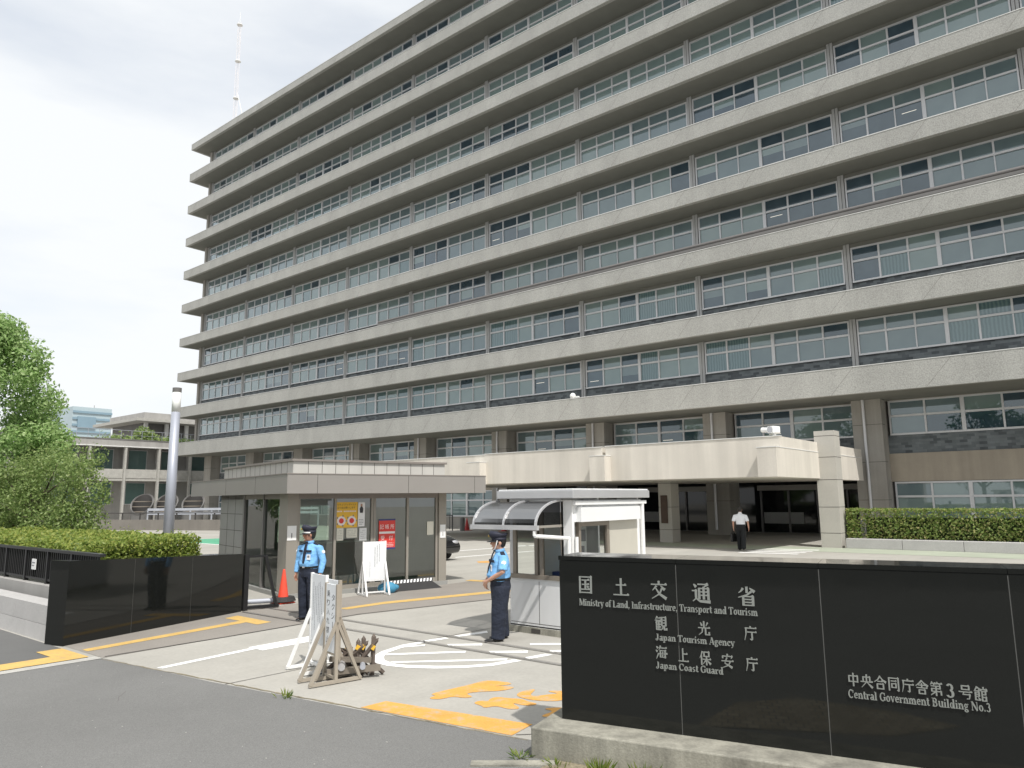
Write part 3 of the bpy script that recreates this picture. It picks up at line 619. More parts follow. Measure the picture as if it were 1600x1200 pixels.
KJ = {'国': 'v10,0,97 v90,0,97 h10,92,94 h10,90,5 h26,74,76 h28,72,51 h22,78,23 v50,23,76 n60,44,72,33', '土': 'h20,80,60 v50,5,98 h3,97,5', '交': 'v50,81,99 h4,96,79 p36,72,24,60,9,46 n62,73,88,50 p70,58,54,28,4,1 n30,58,52,28,97,2',
 '通': 'n8,95,22,80 h2,22,60 v20,22,60 n2,4,20,20,42,5,98,3 h34,84,95 p86,95,62,80 v38,16,74 v88,13,74 h38,88,73 h38,88,55 h38,88,37 v63,15,82', '省': 'v50,66,99 p30,90,20,76,6,66 n66,92,92,72 p76,76,50,56,3,42 v30,0,50 v82,0,50 h30,82,48 h30,82,33 h30,82,18 h30,82,3',
 '観': 'p18,99,5,80 h12,46,88 h2,50,72 p18,74,4,54 v13,3,66 h13,48,61 h13,46,42 h13,46,23 h13,50,4 v31,4,70 v58,32,95 v90,32,95 h58,90,94 h58,90,74 h58,90,54 h58,90,34 p68,32,64,14,50,2 v78,5,32 h78,97,5 v96,5,18', '光': 'v50,52,99 n20,90,34,66 p82,90,66,64 h4,96,52 p38,50,34,22,5,1 v63,6,50 h63,95,5 v93,5,24',
 '庁': 'v52,86,99 h12,96,85 p17,85,16,44,4,1 h28,96,58 v64,6,58 p64,6,46,11', '海': 'n8,94,22,80 n2,67,16,54 p26,42,6,2 p44,99,29,68 h40,94,84 v42,16,66 h42,88,65 v84,10,65 h28,99,41 h40,84,17 n58,58,66,48 n56,34,64,24', '上': 'v45,5,98 h45,86,58 h3,97,5',
 '保': 'p27,98,18,74,3,50 v19,0,68 v42,60,95 v84,60,95 h42,84,94 h42,84,63 h31,97,42 v63,0,62 p61,40,30,7 n65,40,98,7', '安': 'v50,84,99 h9,91,82 v10,66,82 p91,82,82,66 p47,74,26,32 n26,32,60,18,90,1 p76,50,60,20,9,0 h3,97,48', '中': 'v14,30,78 v86,30,78 h14,86,77 h14,86,35 v50,0,99',
 '央': 'v22,45,80 v78,45,80 h22,78,79 p52,98,48,42,6,1 v50,44,98 h3,97,44 n53,42,97,1', '合': 'p52,98,30,70,2,52 n50,98,70,70,99,52 h32,68,58 v26,0,40 v76,0,40 h26,76,39 h26,76,4', '同': 'v12,0,94 v88,0,94 h12,88,93 h30,70,72 v34,22,54 v68,22,54 h34,68,53 h34,68,25 p88,2,74,7',
 '舎': 'p52,99,28,76,2,58 n50,99,72,76,99,58 h26,76,65 v50,46,80 h12,90,46 v28,0,32 v74,0,32 h28,74,31 h28,74,4', '第': 'p22,99,7,78 h18,46,88 n30,87,37,78 p63,99,50,80 h60,96,88 n74,87,82,78 h14,82,70 v81,52,70 h18,81,52 v16,32,52 h16,88,32 v88,6,32 v50,0,70 p47,32,6,3',
 '号': 'v24,67,95 v78,67,95 h24,78,94 h24,78,69 h3,97,52 p37,52,30,34 h30,82,34 p82,34,76,6,56,3', '館': 'p27,99,3,66 n26,99,52,74 h14,40,70 v12,4,60 h12,40,60 v40,31,60 h12,40,46 h12,40,32 h12,44,6 n30,26,48,5 v74,88,99 h54,98,82 v54,70,82 v97,70,82 v62,0,70 h62,90,69 v88,46,69 h62,88,47 h62,92,28 v90,2,28 h62,90,3'}
def ribbon_poly(pts, ws):
    L_, R_ = [], []
    for i, p in enumerate(pts):
        a = pts[max(i-1, 0)]; c = pts[min(i+1, len(pts)-1)]; dx, dy = c[0]-a[0], c[1]-a[1]; l = math.hypot(dx, dy) or 1
        nx, ny = -dy/l*ws[i]/2, dx/l*ws[i]/2; L_.append((p[0]+nx, p[1]+ny)); R_.append((p[0]-nx, p[1]-ny))
    return L_, R_
class Pen:
    def __init__(s, mb, x, z, sx, sz): s.mb, s.x, s.z, s.sx, s.sz, s.k = mb, x, z, sx, sz, 0
    def poly(s, pts):
        s.k += 1; a = sum(pts[i][0]*pts[(i+1) % len(pts)][1]-pts[(i+1) % len(pts)][0]*pts[i][1] for i in range(len(pts)))
        if a < 0: pts = pts[::-1]
        s.mb.prism_xz([(s.x+p[0]*s.sx, s.z+p[1]*s.sz) for p in pts], -.013-s.k*.00016, -.003, 'letter')
    def strip(s, L_, R_):
        for i in range(len(L_)-1): s.poly([L_[i], L_[i+1], R_[i+1], R_[i]])
def kanji(mb, ch, x0, x1, z0, z1):
    if ch == '3':
        pen = Pen(mb, x0+(x1-x0)*.12, z0, (x1-x0)*1.5, (z1-z0)/.70); draw(pen, GL['3'][1], 0); return
    pen = Pen(mb, x0, z0, (x1-x0)/100, (z1-z0)/100)
    for st in KJ[ch].split():
        c = st[0]; q = [float(v) for v in st[1:].split(',')]
        if c == 'v': pen.poly([(q[0]-6.3, q[1]), (q[0]+6.3, q[1]), (q[0]+6.3, q[2]), (q[0]-6.3, q[2])])
        elif c == 'h': pen.poly([(q[0]-4, q[2]-3.2), (q[1]+5, q[2]-3.2), (q[1]+5, q[2]+3), (q[1]-3, q[2]+9.5), (q[1]-11, q[2]+3.2), (q[0]-4, q[2]+3.2)])
        else:
            pts = list(zip(q[::2], q[1::2])); n = len(pts)
            ws = [(13-9*i/(n-1)) if c == 'p' else (5+11*i/(n-1)) for i in range(n)]
            pen.strip(*ribbon_poly(pts, ws))
def draw(pen, spec, x):
    for st in spec.split():
        c = st[0]; ser = ''
        while st[-1] in 'sbt': ser += st[-1]; st = st[:-1]
        q = [float(v) for v in st[1:].split(',')]
        if c == 'v':
            wd = (q[3] if len(q) > 3 else .135)+.02; pen.poly([(x+q[0]-wd/2, q[1]), (x+q[0]+wd/2, q[1]), (x+q[0]+wd/2, q[2]), (x+q[0]-wd/2, q[2])])
            if ser and ser in 'sb': pen.poly([(x+q[0]-wd/2-.06, q[1]), (x+q[0]+wd/2+.06, q[1]), (x+q[0]+wd/2+.06, q[1]+.04), (x+q[0]-wd/2-.06, q[1]+.04)])
            if ser and ser in 'st': pen.poly([(x+q[0]-wd/2-.06, q[2]-.04), (x+q[0]+wd/2, q[2]-.04), (x+q[0]+wd/2, q[2]), (x+q[0]-wd/2-.06, q[2])])
        elif c == 'h': pen.poly([(x+q[0], q[2]-.024), (x+q[1], q[2]-.024), (x+q[1], q[2]+.024), (x+q[0], q[2]+.024)])
        elif c == 'k': pen.poly([(x+q[0]+q[2]*math.cos(a*.785), q[1]+q[2]*math.sin(a*.785)) for a in range(8)])
        elif c == 'd': pen.strip(*ribbon_poly([(x+q[0], q[1]), (x+q[2], q[3])], [q[4], q[4]]))
        elif c == 'o':
            n = 12; A = [math.radians(q[4]+(q[5]-q[4])*i/n) for i in range(n+1)]; ti = min(.145, q[2]*.68)
            pen.strip([(x+q[0]+q[2]*math.cos(a), q[1]+q[3]*math.sin(a)) for a in A], [(x+q[0]+(q[2]-ti)*math.cos(a), q[1]+(q[3]-.06)*math.sin(a)) for a in A])
def latin(mb, txt, x0, x1, z0, z1):
    tot = sum(GL[ch][0] for ch in txt); sx = (x1-x0)/tot; sz = (z1-z0)/.92; x = 0
    for ch in txt:
        draw(Pen(mb, x0, z0+.20*sz, sx, sz), GL[ch][1], x); x += GL[ch][0]
b = MB()
for ch, x0, x1, zc in (('国', .20, .335, 1.46), ('土', .54, .68, 1.455), ('交', .89, 1.03, 1.445), ('通', 1.255, 1.41, 1.437), ('省', 1.635, 1.785, 1.428)): kanji(b, ch, x0, x1, zc-.078, zc+.078)
b.build('lettering', sign, local=True)
b = MB(); latin(b, 'Ministry of Land, Infrastructure, Transport and Tourism', .2, 1.79, 1.255, 1.335); b.build('lettering', sign, local=True)
b = MB()
for ch, x0, x1, zc in (('観', .915, 1.02, 1.16), ('光', 1.29, 1.39, 1.145), ('庁', 1.67, 1.77, 1.13)): kanji(b, ch, x0, x1, zc-.058, zc+.058)
b.build('lettering', sign, local=True)
b = MB(); latin(b, 'Japan Tourism Agency', .915, 1.59, 1.0, 1.075); b.build('lettering', sign, local=True)
b = MB()
for ch, x0, x1, zc in (('海', .91, 1.01, .915), ('上', 1.11, 1.195, .91), ('保', 1.29, 1.385, .90), ('安', 1.475, 1.57, .895), ('庁', 1.67, 1.765, .885)): kanji(b, ch, x0, x1, zc-.056, zc+.056)
b.build('lettering', sign, local=True)
b = MB(); latin(b, 'Japan Coast Guard', .91, 1.485, .765, .84); b.build('lettering', sign, local=True)
b = MB(); xs = 2.43; ww = .93/10
for k, ch in enumerate('中央合同庁舎第3号館'): kanji(b, ch, xs+k*ww+.004, xs+(k+1)*ww-.006, .79-k*.002, .888-k*.002)
b.build('lettering', sign, local=True)
b = MB(); latin(b, 'Central Government Building No.3', 2.43, 3.37, .685, .765); b.build('lettering', sign, local=True)

# ================================================================== GATE WALL (left)
A0, A1 = Vector((-13.24, 4.82)), Vector((-14.29, 8.53)); dd = (A1-A0).normalized(); LA = math.atan2(dd.y, dd.x); Ln = (A1-A0).length
gate = thing('gate_wall', 'low black polished granite gate wall with blank panels beside the hedge', 'wall', (A0.x, A0.y, 0), LA)
b = MB(); q = [0, Ln*.322, Ln*.655, Ln]
def htop(x): return 1.325-.155*x/Ln
for a, c in zip(q[:-1], q[1:]):
    a2, c2 = a+.003, c-.003
    vs = [(x, y, zz) for x, tz in ((a2, htop(a2)), (c2, htop(c2))) for y in (0, .44) for zz in (0, tz)]
    b.add(vs, [(0, 4, 5, 1), (2, 3, 7, 6), (0, 1, 3, 2), (4, 6, 7, 5), (1, 5, 7, 3), (0, 2, 6, 4)], 'granite')
b.build('granite_panels', gate, local=True)
MB().add([(.01, .002, 0), (Ln-.01, .002, 0), (Ln-.01, .002, htop(Ln)-.01), (.01, .002, htop(0)-.01)], [(0, 1, 2, 3)], 'grout').build('grout', gate, local=True)
# sliding gate end frame
ge = thing('gate_frame', 'black steel end frame of the sliding gate with a slanted brace', 'gate', (-14.32, 8.66, 0))
b = MB(); b.box(-14.40, -14.30, 8.58, 8.68, 0, 1.14, 'black_metal'); b.build('post', ge)
MB().bar((-14.35, 8.68, 1.10), (-14.24, 9.02, 1.10), .045, .045, 'black_metal').bar((-14.24, 9.02, 1.11), (-14.20, 9.28, .06), .05, .06, 'black_metal').build('brace', ge)
MB().cyl((-14.6, 8.80, .14), (-14.35, 9.3, .14), .05, 'galv', n=12).bar((-14.45, 8.62, .05), (-14.2, 9.35, .05), .08, .06, 'black_metal').build('bottom_tube', ge)

# granite low wall, concrete base wall, fence, notice
low = thing('granite_low_wall', 'pale sloped granite low wall along the pavement left of the black gate wall', 'wall', (-20, 4.85, 0))
b = MB()
for k in range(14):
    xa = -13.72-k*1.9; xb = xa-1.892
    b.add([(xb, 4.79, 0), (xa, 4.79, 0), (xa, 4.83, .245), (xb, 4.83, .245), (xa, 5.3, 0), (xb, 5.3, 0), (xa, 5.3, .24), (xb, 5.3, .24)], [(0, 1, 2, 3), (1, 4, 6, 2), (5, 0, 3, 7), (3, 2, 6, 7)], 'granite_light')
    b.add([(xb, 4.835, .252), (xa, 4.835, .252), (xa, 4.86, .55), (xb, 4.86, .55), (xa, 5.12, .58), (xb, 5.12, .58), (xa, 5.12, .252), (xb, 5.12, .252)], [(0, 1, 2, 3), (3, 2, 4, 5), (1, 6, 4, 2), (7, 0, 3, 5)], 'granite_light')
b.box(-41, -13.70, 4.86, 5.2, .2, .26, 'joint'); b.build('blocks', low)
cw = MB().box(-41, -13.62, 5.30, 5.62, 0, .74, 'grey_conc'); tag(cw.build('base_wall'), 'stained grey concrete base wall under the black railing', 'wall')
fen = thing('railing', 'black vertical bar railing in front of the clipped hedge', 'railing', (-20, 5.5, .74))
b = MB().bar((-41, 5.45, 1.38), (-13.55, 5.45, 1.36), .09, .05, 'black_metal').bar((-41, 5.45, .83), (-13.6, 5.45, .81), .05, .04, 'black_metal'); b.build('rail', fen)
b = MB(); x = -13.7
while x > -36: b.box(x-.011, x+.011, 5.43, 5.47, .83, 1.36, 'black_metal'); x -= .10
b.build('bars', fen)
x = -14.8
while x > -36: MB().box(x-.03, x+.03, 5.41, 5.49, .74, 1.37, 'black_metal').build('post', fen); x -= 1.15
t = thing('notice_plate', 'small white notice plate fixed to the black railing', 'notice', (-16.55, 5.40, 1.0))
MB().box(-16.66, -16.46, 5.39, 5.405, .98, 1.18, 'white').build('plate', t); MB().box(-16.63, -16.49, 5.386, 5.389, 1.10, 1.12, 'ink_grey').box(-16.63, -16.52, 5.386, 5.389, 1.05, 1.065, 'ink_grey').build('print', t)

# ================================================================== PLANTS
def leaves(mb, n, fn, size, m, rng, up=.35, blade=.55):
    for _ in range(n):
        p, out = fn(rng)
        nrm = (Vector((rng.gauss(0, 1), rng.gauss(0, 1), rng.gauss(0, 1)))*.75+out+Vector((0, 0, up))).normalized()
        a = nrm.orthogonal().normalized(); ang = rng.uniform(0, 6.283); a = (a*math.cos(ang)+nrm.cross(a)*math.sin(ang)); c = nrm.cross(a)
        s = size*rng.uniform(.6, 1.3)
        mb.add([p-a*s, p+c*s*blade+nrm*s*.15, p+a*s, p-c*s*blade+nrm*s*.15], [(0, 1, 2, 3)], m)
def clump_fn(clumps):
    wts = [c[1]**2 for c in clumps]
    def fn(rng):
        (cx, cy, cz), r = rng.choices(clumps, wts)[0]
        d = Vector((rng.gauss(0, 1), rng.gauss(0, 1), rng.gauss(0, .9))).normalized()
        q = r*rng.uniform(.2, 1.25)**.6
        return Vector((cx, cy, cz))+d*q, d
    return fn
def tree(name, label, base, clumps, nleaf, size, m, rng, trunk_r, group=None, cat='tree', limbs=8):
    t = thing(name, label, cat, base, 0, group)
    b = MB(); bx, by, bz = base
    top = max(c[0][2] for c in clumps)
    sp = [Vector((bx+rng.uniform(-.1, .1)*k, by+rng.uniform(-.1, .1)*k, bz+(top-bz)*.8*k/5)) for k in range(6)]
    b.tube(sp, [trunk_r*(1-.16*k) for k in range(6)], 'bark', 9)
    for c, r in rng.sample(clumps, min(limbs, len(clumps))):
        q = min(max(int((c[2]-bz)/(top-bz)*4.5), 1), 4); s0 = sp[q]; e = Vector(c); mid = s0.lerp(e, .5)+Vector((0, 0, -.15*(e-s0).length))
        b.tube([s0, mid, e], [trunk_r*.45, trunk_r*.28, trunk_r*.1], 'bark', 6)
    b.build('trunk', t, smooth=True)
    b = MB(); leaves(b, nleaf, clump_fn(clumps), size, m, rng); b.build('crown', t)
    return t
rng = random.Random(5)
# tall tree on the left edge: crown about 8.6 m high
cl = []
tx, ty = -29.35, 7.75
for k in range(75):
    zz = rng.uniform(2.0, 8.25); u = (zz-1.6)/6.9; rad = 2.12*math.sin(math.pi*min(1, max(.05, .20+.78*u)))**.75
    a = rng.uniform(0, 6.28); q = rad*rng.uniform(.2, 1)**.5
    cl.append(((tx+q*math.cos(a), ty+q*math.sin(a), zz), rng.uniform(.40, .72)))
cl += [((tx+.25, ty+.2, 8.05), .45), ((tx-.6, ty+.3, 8.5), .45), ((tx+1.75, ty+1.45, 4.5), .5), ((tx+2.1, ty+1.7, 4.2), .45), ((tx+1.9, ty+1.6, 3.6), .5)]
tree('broadleaf_tree', 'tall bright green broadleaf tree at the left edge behind the hedge', (tx, ty, 0), cl, 46000, .07, 'leaf_tree', rng, .18)
cl = []
for k in range(64):
    u = rng.random(); x = -26.4+4.3*u; y = 7.3+1.55*u+rng.uniform(-.7, .9)
    if x/y > -2.58: continue
    zt = 3.75-.2*abs(u-.35)-1.5*max(0, u-.55)**1.2
    cl.append(((x, y, rng.uniform(1.2, zt)), rng.uniform(.30, .52)))
cl += [((-22.75, 8.75, 3.0), .25), ((-22.4, 8.85, 2.75), .25), ((-22.3, 8.9, 2.4), .22)]
tree('maple_shrub', 'low spreading olive green maple shrub below the tall tree', (-24.6, 8.3, 0), cl, 21000, .045, 'leaf_maple', rng, .1, cat='shrub', limbs=16)
# left hedge
hd = thing('azalea_hedge', 'clipped yellow green hedge behind the black gate wall and railing', 'hedge', (-22, 7.2, 0))
def hedge_poly(x): return 1.50+.09*mnoise.noise(Vector((x*.8, 0, 0)))+.02*(-14.5-x)/3
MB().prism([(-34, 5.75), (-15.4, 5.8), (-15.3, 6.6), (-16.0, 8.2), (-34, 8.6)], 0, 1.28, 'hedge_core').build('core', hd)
def hfn(rng):
    while True:
        x = -15.0-rng.random()**1.5*14; y = rng.uniform(5.62, 8.5)
        xm = -15.0-max(0, (y-6.2))*.42-max(0, 5.95-y)*.8
        if x > xm: continue
        h = hedge_poly(x)+.06*mnoise.noise(Vector((x*2.1, y*2.1, 3)))
        edge = min(1, (xm-x)/.55)*min(1, (y-5.5)/.35)*min(1, (8.7-y)/.4); h -= .42*(1-edge)**2
        r = rng.random()
        zz = h-abs(rng.gauss(0, .10)) if r < .62 else rng.uniform(.75, h)
        if r >= .62:
            if rng.random() < .6: y = 5.62+abs(rng.gauss(0, .12))
            else: x = xm-abs(rng.gauss(0, .15))
        out = Vector((.3, -.5, .6))
        return Vector((x, y, zz)), out
b = MB(); leaves(b, 34000, hfn, .042, 'leaf_hedge', rng, .3)
for k in range(160):     # loose shoots
    p, _ = hfn(rng)
    for j in range(7): leaves(b, 1, lambda r: (p+Vector((r.uniform(-.03, .03), r.uniform(-.03, .03), .03*j)), Vector((0, 0, .3))), .028, 'leaf_hedge', rng)
b.build('foliage', hd)
# right planter and hedge
pl = thing('planter_kerb', 'long pale granite planter kerb under the clipped hedge by the entrance', 'planter', (-2, 34.4, 0))
b = MB()
for k in range(8): b.box(-9.42+k*2.2, -9.42+k*2.2+2.19, 34.15, 34.55, 0, .42, 'granite_light')
b.build('blocks', pl, bevel=.02)
MB().box(-9.3, 8, 34.56, 36.5, 0, .36, 'dirt').build('soil', pl)
hr = thing('clipped_hedge', 'clipped dark green box hedge with brownish tips right of the porch column', 'hedge', (-2, 35.3, .36))
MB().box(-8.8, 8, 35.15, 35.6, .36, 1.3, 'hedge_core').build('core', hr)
def h2(rng):
    x = -9.45+rng.random()*13; r = rng.random()
    top = 1.67+.05*mnoise.noise(Vector((x*2, 0, 7)))
    if r < .35: return Vector((x, rng.uniform(34.75, 35.9), top-abs(rng.gauss(0, .05)))), Vector((0, -.3, .8))
    if r < .42: return Vector((-9.5+abs(rng.gauss(0, .1)), rng.uniform(34.75, 35.9), rng.uniform(.4, top))), Vector((-.6, -.4, .2))
    return Vector((x, 34.72+abs(rng.gauss(0, .2))+.16*mnoise.noise(Vector((x*2, 1, 7))), rng.uniform(.42, top))), Vector((0, -.8, .2))
b = MB(); leaves(b, 13000, h2, .06, 'leaf_hedge2', rng, .2); b.build('foliage', hr)
MB().bar((-9.2, 35.95, 1.12), (8, 35.95, 1.12), .05, .05, 'galv').bar((-9.2, 35.95, .75), (8, 35.95, .75), .04, .04, 'galv').build('support_rail', hr)
# trees across the street (seen mirrored in the lower windows)
for k, (x, y, h) in enumerate(((-58, -32, 15), (-70, -26, 13), (-34, -34, 17), (2, -33, 16), (14, -38, 14), (-10, -40, 13))):
    cl = []
    for j in range(26):
        zz = rng.uniform(h*.28, h*.95); u = (zz-h*.2)/(h*.8); rad = h*.30*math.sin(math.pi*min(1, .12+.85*u))**.8; a = rng.uniform(0, 6.28); qd = rad*rng.uniform(.2, 1)**.6
        cl.append(((x+qd*math.cos(a), y+qd*math.sin(a), zz), rng.uniform(h*.07, h*.12)))
    tree('street_tree', ['tree across the street mirrored in the left windows', 'smaller tree across the street mirrored at the building corner', 'tallest tree across the street', 'tree across the street mirrored in the right lower windows', 'outermost tree across the street', 'lowest tree across the street'][k],
         (x, y, 0), cl, 3000, .30, 'leaf_far', rng, .3, 'trees across the street')
tr0 = [o for o in bpy.data.objects if o.name.startswith('street_tree') and not o.parent]
for k in range(11):
    src = tr0[k % 6]; r_ = src.copy(); COL.objects.link(r_); dx = -95+k*16.5-src.location.x; r_.location = (src.location.x+dx, -46-3*(k % 3), 0)
    r_['label'] = 'tree in the dense row across the street'; r_['group'] = 'row of trees across the street'; r_.rotation_euler = (0, 0, k*1.3)
    for ch in src.children:
        c = ch.copy(); COL.objects.link(c); c.parent = r_
def tuft(loc, label, n=26, h=.13):
    b = MB()
    for _ in range(n):
        a = rng.uniform(0, 6.28); r = rng.uniform(0, .11); x, y = r*math.cos(a), r*math.sin(a); hh = h*rng.uniform(.4, 1.1); le = rng.uniform(.02, .09)
        wdt = .006; ca, sa = math.cos(a+1.57)*wdt, math.sin(a+1.57)*wdt
        m1 = (x+le*.4*math.cos(a), y+le*.4*math.sin(a), hh*.6); tp = (x+le*math.cos(a), y+le*math.sin(a), hh)
        b.add([(x-ca, y-sa, 0), (x+ca, y+sa, 0), (m1[0]+ca*.8, m1[1]+sa*.8, m1[2]), tp, (m1[0]-ca*.8, m1[1]-sa*.8, m1[2])], [(0, 1, 2, 3, 4)], 'grass')
    o = b.build('grass_tuft'); o.location = loc; tag(o, label, 'grass', 'grass tufts in the joints')
tuft((-7.72, 5.24, 0), 'grass tuft growing in the joint in front of the signboards', 30, .09)
tuft((-3.55, 5.42, .01), 'grass tuft at the foot of the plinth below the ministry name', 60, .12)
tuft((-3.2, 5.50, .01), 'small grass tuft at the plinth foot nearest the right', 30, .13)
tuft((-4.32, 5.34, .005), 'sparse weeds at the left corner of the plinth', 34, .05)
tuft((-3.95, 5.36, .01), 'thin weeds between the plinth corner and the larger tuft', 20, .05)

# ================================================================== RECEPTION BUILDING
RA = math.atan2(.973, .231)
rec = thing('reception_building', 'single storey glass walled reception building with a deep grey brown flat roof', 'building', (-15.29, 10.35, 0), RA)
b = MB()
b.box(-.42, 5.12, -.72, -.69, 2.42, 2.86, 'reception_fascia').box(-.42, -.39, -.69, 7.7, 2.42, 2.86, 'reception_fascia').box(5.09, 5.12, -.69, 7.7, 2.42, 2.86, 'reception_fascia')
b.box(-.39, 5.09, -.69, 7.7, 2.445, 2.80, 'reception_trim').box(-.43, 5.13, -.73, 7.71, 2.862, 2.885, 'reception_trim')
for x in (.3, 2.72, 4.75): b.box(x, x+.01, -.7225, -.719, 2.424, 2.858, 'joint')
for y in (1.5, 4.0): b.box(-.4225, -.419, y, y+.01, 2.424, 2.858, 'joint')
b.build('roof', rec, local=True)
b = MB().box(-.02, 4.25, .0, 5.6, 2.886, 3.2, 'parapet').box(-.07, 4.30, -.05, 5.65, 3.202, 3.255, 'reception_trim')
for k in range(1, 12): b.box(4.25*k/12-.006, 4.25*k/12+.006, -.003, .01, 2.89, 3.2, 'joint')
for k in range(1, 14): b.box(-.023, -.01, .4*k-.006, .4*k+.006, 2.89, 3.2, 'joint')
b.build('parapet', rec, local=True)
MB().box(-.16, 4.32, -.06, 5.6, 0, .10, 'tile_grey').build('base', rec, local=True)
MB().box(-.1, 4.28, 0, 5.5, 2.30, 2.445, 'reception_trim').build('header', rec, local=True)
for x0, x1 in ((-.13, .13), (4.06, 4.29)):
    MB().box(x0, x1, -.03, .22, .10, 2.43, 'post').build('corner_post', rec, local=True)
b = MB()
for x in (.17, 1.10, 2.10, 2.17, 3.13, 4.02): b.box(x-.03, x+.03, 0.02, .10, .10, 2.30, 'post')
b.box(.17, 4.02, .025, .095, .10, .20, 'post').build('glazing_bars', rec, local=True)
b = MB()
for a, c in ((.2, 1.07), (1.13, 2.07), (2.2, 3.10), (3.16, 3.99)): b.add([(a, .06, .2), (c, .06, .2), (c, .06, 2.3), (a, .06, 2.3)], [(0, 1, 2, 3)], 'glass')
b.build('front_glass', rec, local=True)
b = MB(); b.add([(-.06, 3.3, .15), (-.06, .55, .15), (-.06, .55, 2.3), (-.06, 3.3, 2.3)], [(0, 1, 2, 3)], 'glass_side'); b.build('side_glass', rec, local=True)
for y0, y1, mt in ((.22, .57, 'post'), (1.72, 1.79, 'frame_dark'), (3.28, 3.40, 'frame_dark')): MB().box(-.115, -.02, y0, y1, .10, 2.43, mt).build('side_frame', rec, local=True)
b = MB().box(-.10, .0, 3.4, 5.5, .1, 2.43, 'tile_grey')
for zz in (.55, 1.0, 1.45, 1.9): b.box(-.103, -.09, 3.4, 5.5, zz, zz+.012, 'joint')
for y in (4.1, 4.8): b.box(-.1035, -.09, y, y+.012, .1, 2.43, 'joint')
b.build('tile_wall', rec, local=True)
b = MB().box(0, 4.2, 5.4, 5.5, .1, 1.0, 'interior').box(0, 1.6, 5.4, 5.5, 1.0, 2.43, 'interior').box(3.3, 4.2, 5.4, 5.5, 1.0, 2.43, 'interior').box(1.6, 3.3, 5.4, 5.5, 2.1, 2.43, 'interior')
b.box(4.15, 4.25, .3, 5.5, .1, 2.43, 'interior'); b.build('rear_wall', rec, local=True)
MB().add([(1.6, 5.45, 1.0), (3.3, 5.45, 1.0), (3.3, 5.45, 2.1), (1.6, 5.45, 2.1)], [(0, 1, 2, 3)], 'glass').build('rear_glass', rec, local=True)
MB().box(.0, 4.2, .1, 5.4, .1, .13, 'interior').box(1.2, 3.6, 3.0, 3.5, .13, 1.05, 'reception_trim').box(1.15, 3.65, 2.95, 3.55, 1.05, 1.09, 'interior').build('counter', rec, local=True)
def on_rec(name, label, cat, x0, x1, z0, z1, mats, y=-.0, deco=None):
    t = thing(name, label, cat, Matrix.Translation(rec.location) @ Matrix.Rotation(RA, 4, 'Z') @ Vector((x0, y, z0)), RA)
    MB().box(0, x1-x0, -.008, 0, 0, z1-z0, mats).build('sheet', t, local=True)
    if deco:
        b = MB(); deco(b, x1-x0, z1-z0); b.build('print', t, local=True)
    return t
def lines(b, w_, h_, m, n, x0=.1, x1=.9, y0=.1, y1=.9, th=.35, y=-.010):
    rr = random.Random(n*13+int(w_*100))
    for k in range(n):
        zc = (y1-(y1-y0)*(k+.5)/n)*h_; xx = x0*w_
        while xx < x1*w_:
            l = rr.uniform(.02, .05)*1.0; l = min(l, x1*w_-xx)
            if rr.random() < .85: b.box(xx, xx+l*.8, y-.001, y, zc-(y1-y0)*h_/n*th/2, zc+(y1-y0)*h_/n*th/2, m)
            xx += l
def yellow_deco(b, w_, h_):
    put_text(b, 'セキュリティゲートの', 'ink', at(.05, -.0095, h_*.86), w_*.84, .055)
    put_text(b, '立ち会お願いします', 'ink', at(.05, -.0095, h_*.74), w_*.80, .055)
    lines(b, w_, h_, 'red_white', 1, .06, .94, .60, .68, .6)
    for cx in (.28, .74):
        b.cyl((cx*w_, -.0095, h_*.27), (cx*w_, -.0085, h_*.27), .115, 'red_white', n=20)
        b.cyl((cx*w_, -.0105, h_*.27), (cx*w_, -.0096, h_*.27), .065, 'red', n=20)
        for q in range(5): b.box(cx*w_+.13*math.cos(q*1.26)-.015, cx*w_+.13*math.cos(q*1.26)+.015, -.010, -.0095, h_*.27+.13*math.sin(q*1.26)-.02, h_*.27+.13*math.sin(q*1.26)+.02, 'ink_grey')
on_rec('yellow_poster', 'large yellow poster with two red discs taped inside the reception glass', 'poster', 1.10, 1.70, 1.58, 2.21, 'yellow', .05, yellow_deco)
def fig_deco(b, w_, h_):
    lines(b, w_, h_, 'ink_grey', 4, .15, .85, .06, .32, .3)
pp_ = on_rec('portrait_poster', 'narrow white portrait poster right of the yellow poster', 'poster', 1.715, 1.9, 1.6, 2.2, 'white', .05, fig_deco)
MB().loft([(.09, -.012, .34), (.09, -.012, .44), (.09, -.012, .50)], [(.04, .002), (.05, .002), (.02, .002)], 'ink', (1, 0, 0), 10).ball((.09, -.012, .53), (.028, .003, .036), 'skin2', 10).build('figure', pp_, local=True)
on_rec('notice_sheet', 'tall cream notice sheet below the left half of the yellow poster', 'notice', 1.15, 1.33, 1.27, 1.57, 'paper', .05, lambda b, w_, h_: lines(b, w_, h_, 'ink_grey', 6, .15, .85, .1, .9, .15), )
on_rec('notice_sheet', 'wide cream notice sheet between the two tall sheets under the yellow poster', 'notice', 1.41, 1.70, 1.33, 1.56, 'paper', .05, lambda b, w_, h_: lines(b, w_, h_, 'ink_grey', 4, .1, .9, .1, .9, .15))
on_rec('notice_sheet', 'tall white notice sheet under the portrait poster', 'notice', 1.76, 1.96, 1.25, 1.56, 'white', .05, lambda b, w_, h_: lines(b, w_, h_, 'ink_grey', 5, .15, .85, .1, .9, .15))
on_rec('notice_sheet', 'white notice with an arrow on the left corner post of the reception', 'notice', -.125, .095, 1.33, 1.67, 'white', -.035, lambda b, w_, h_: b.box(w_*.46, w_*.54, -.011, -.009, h_*.15, h_*.5, 'ink'))
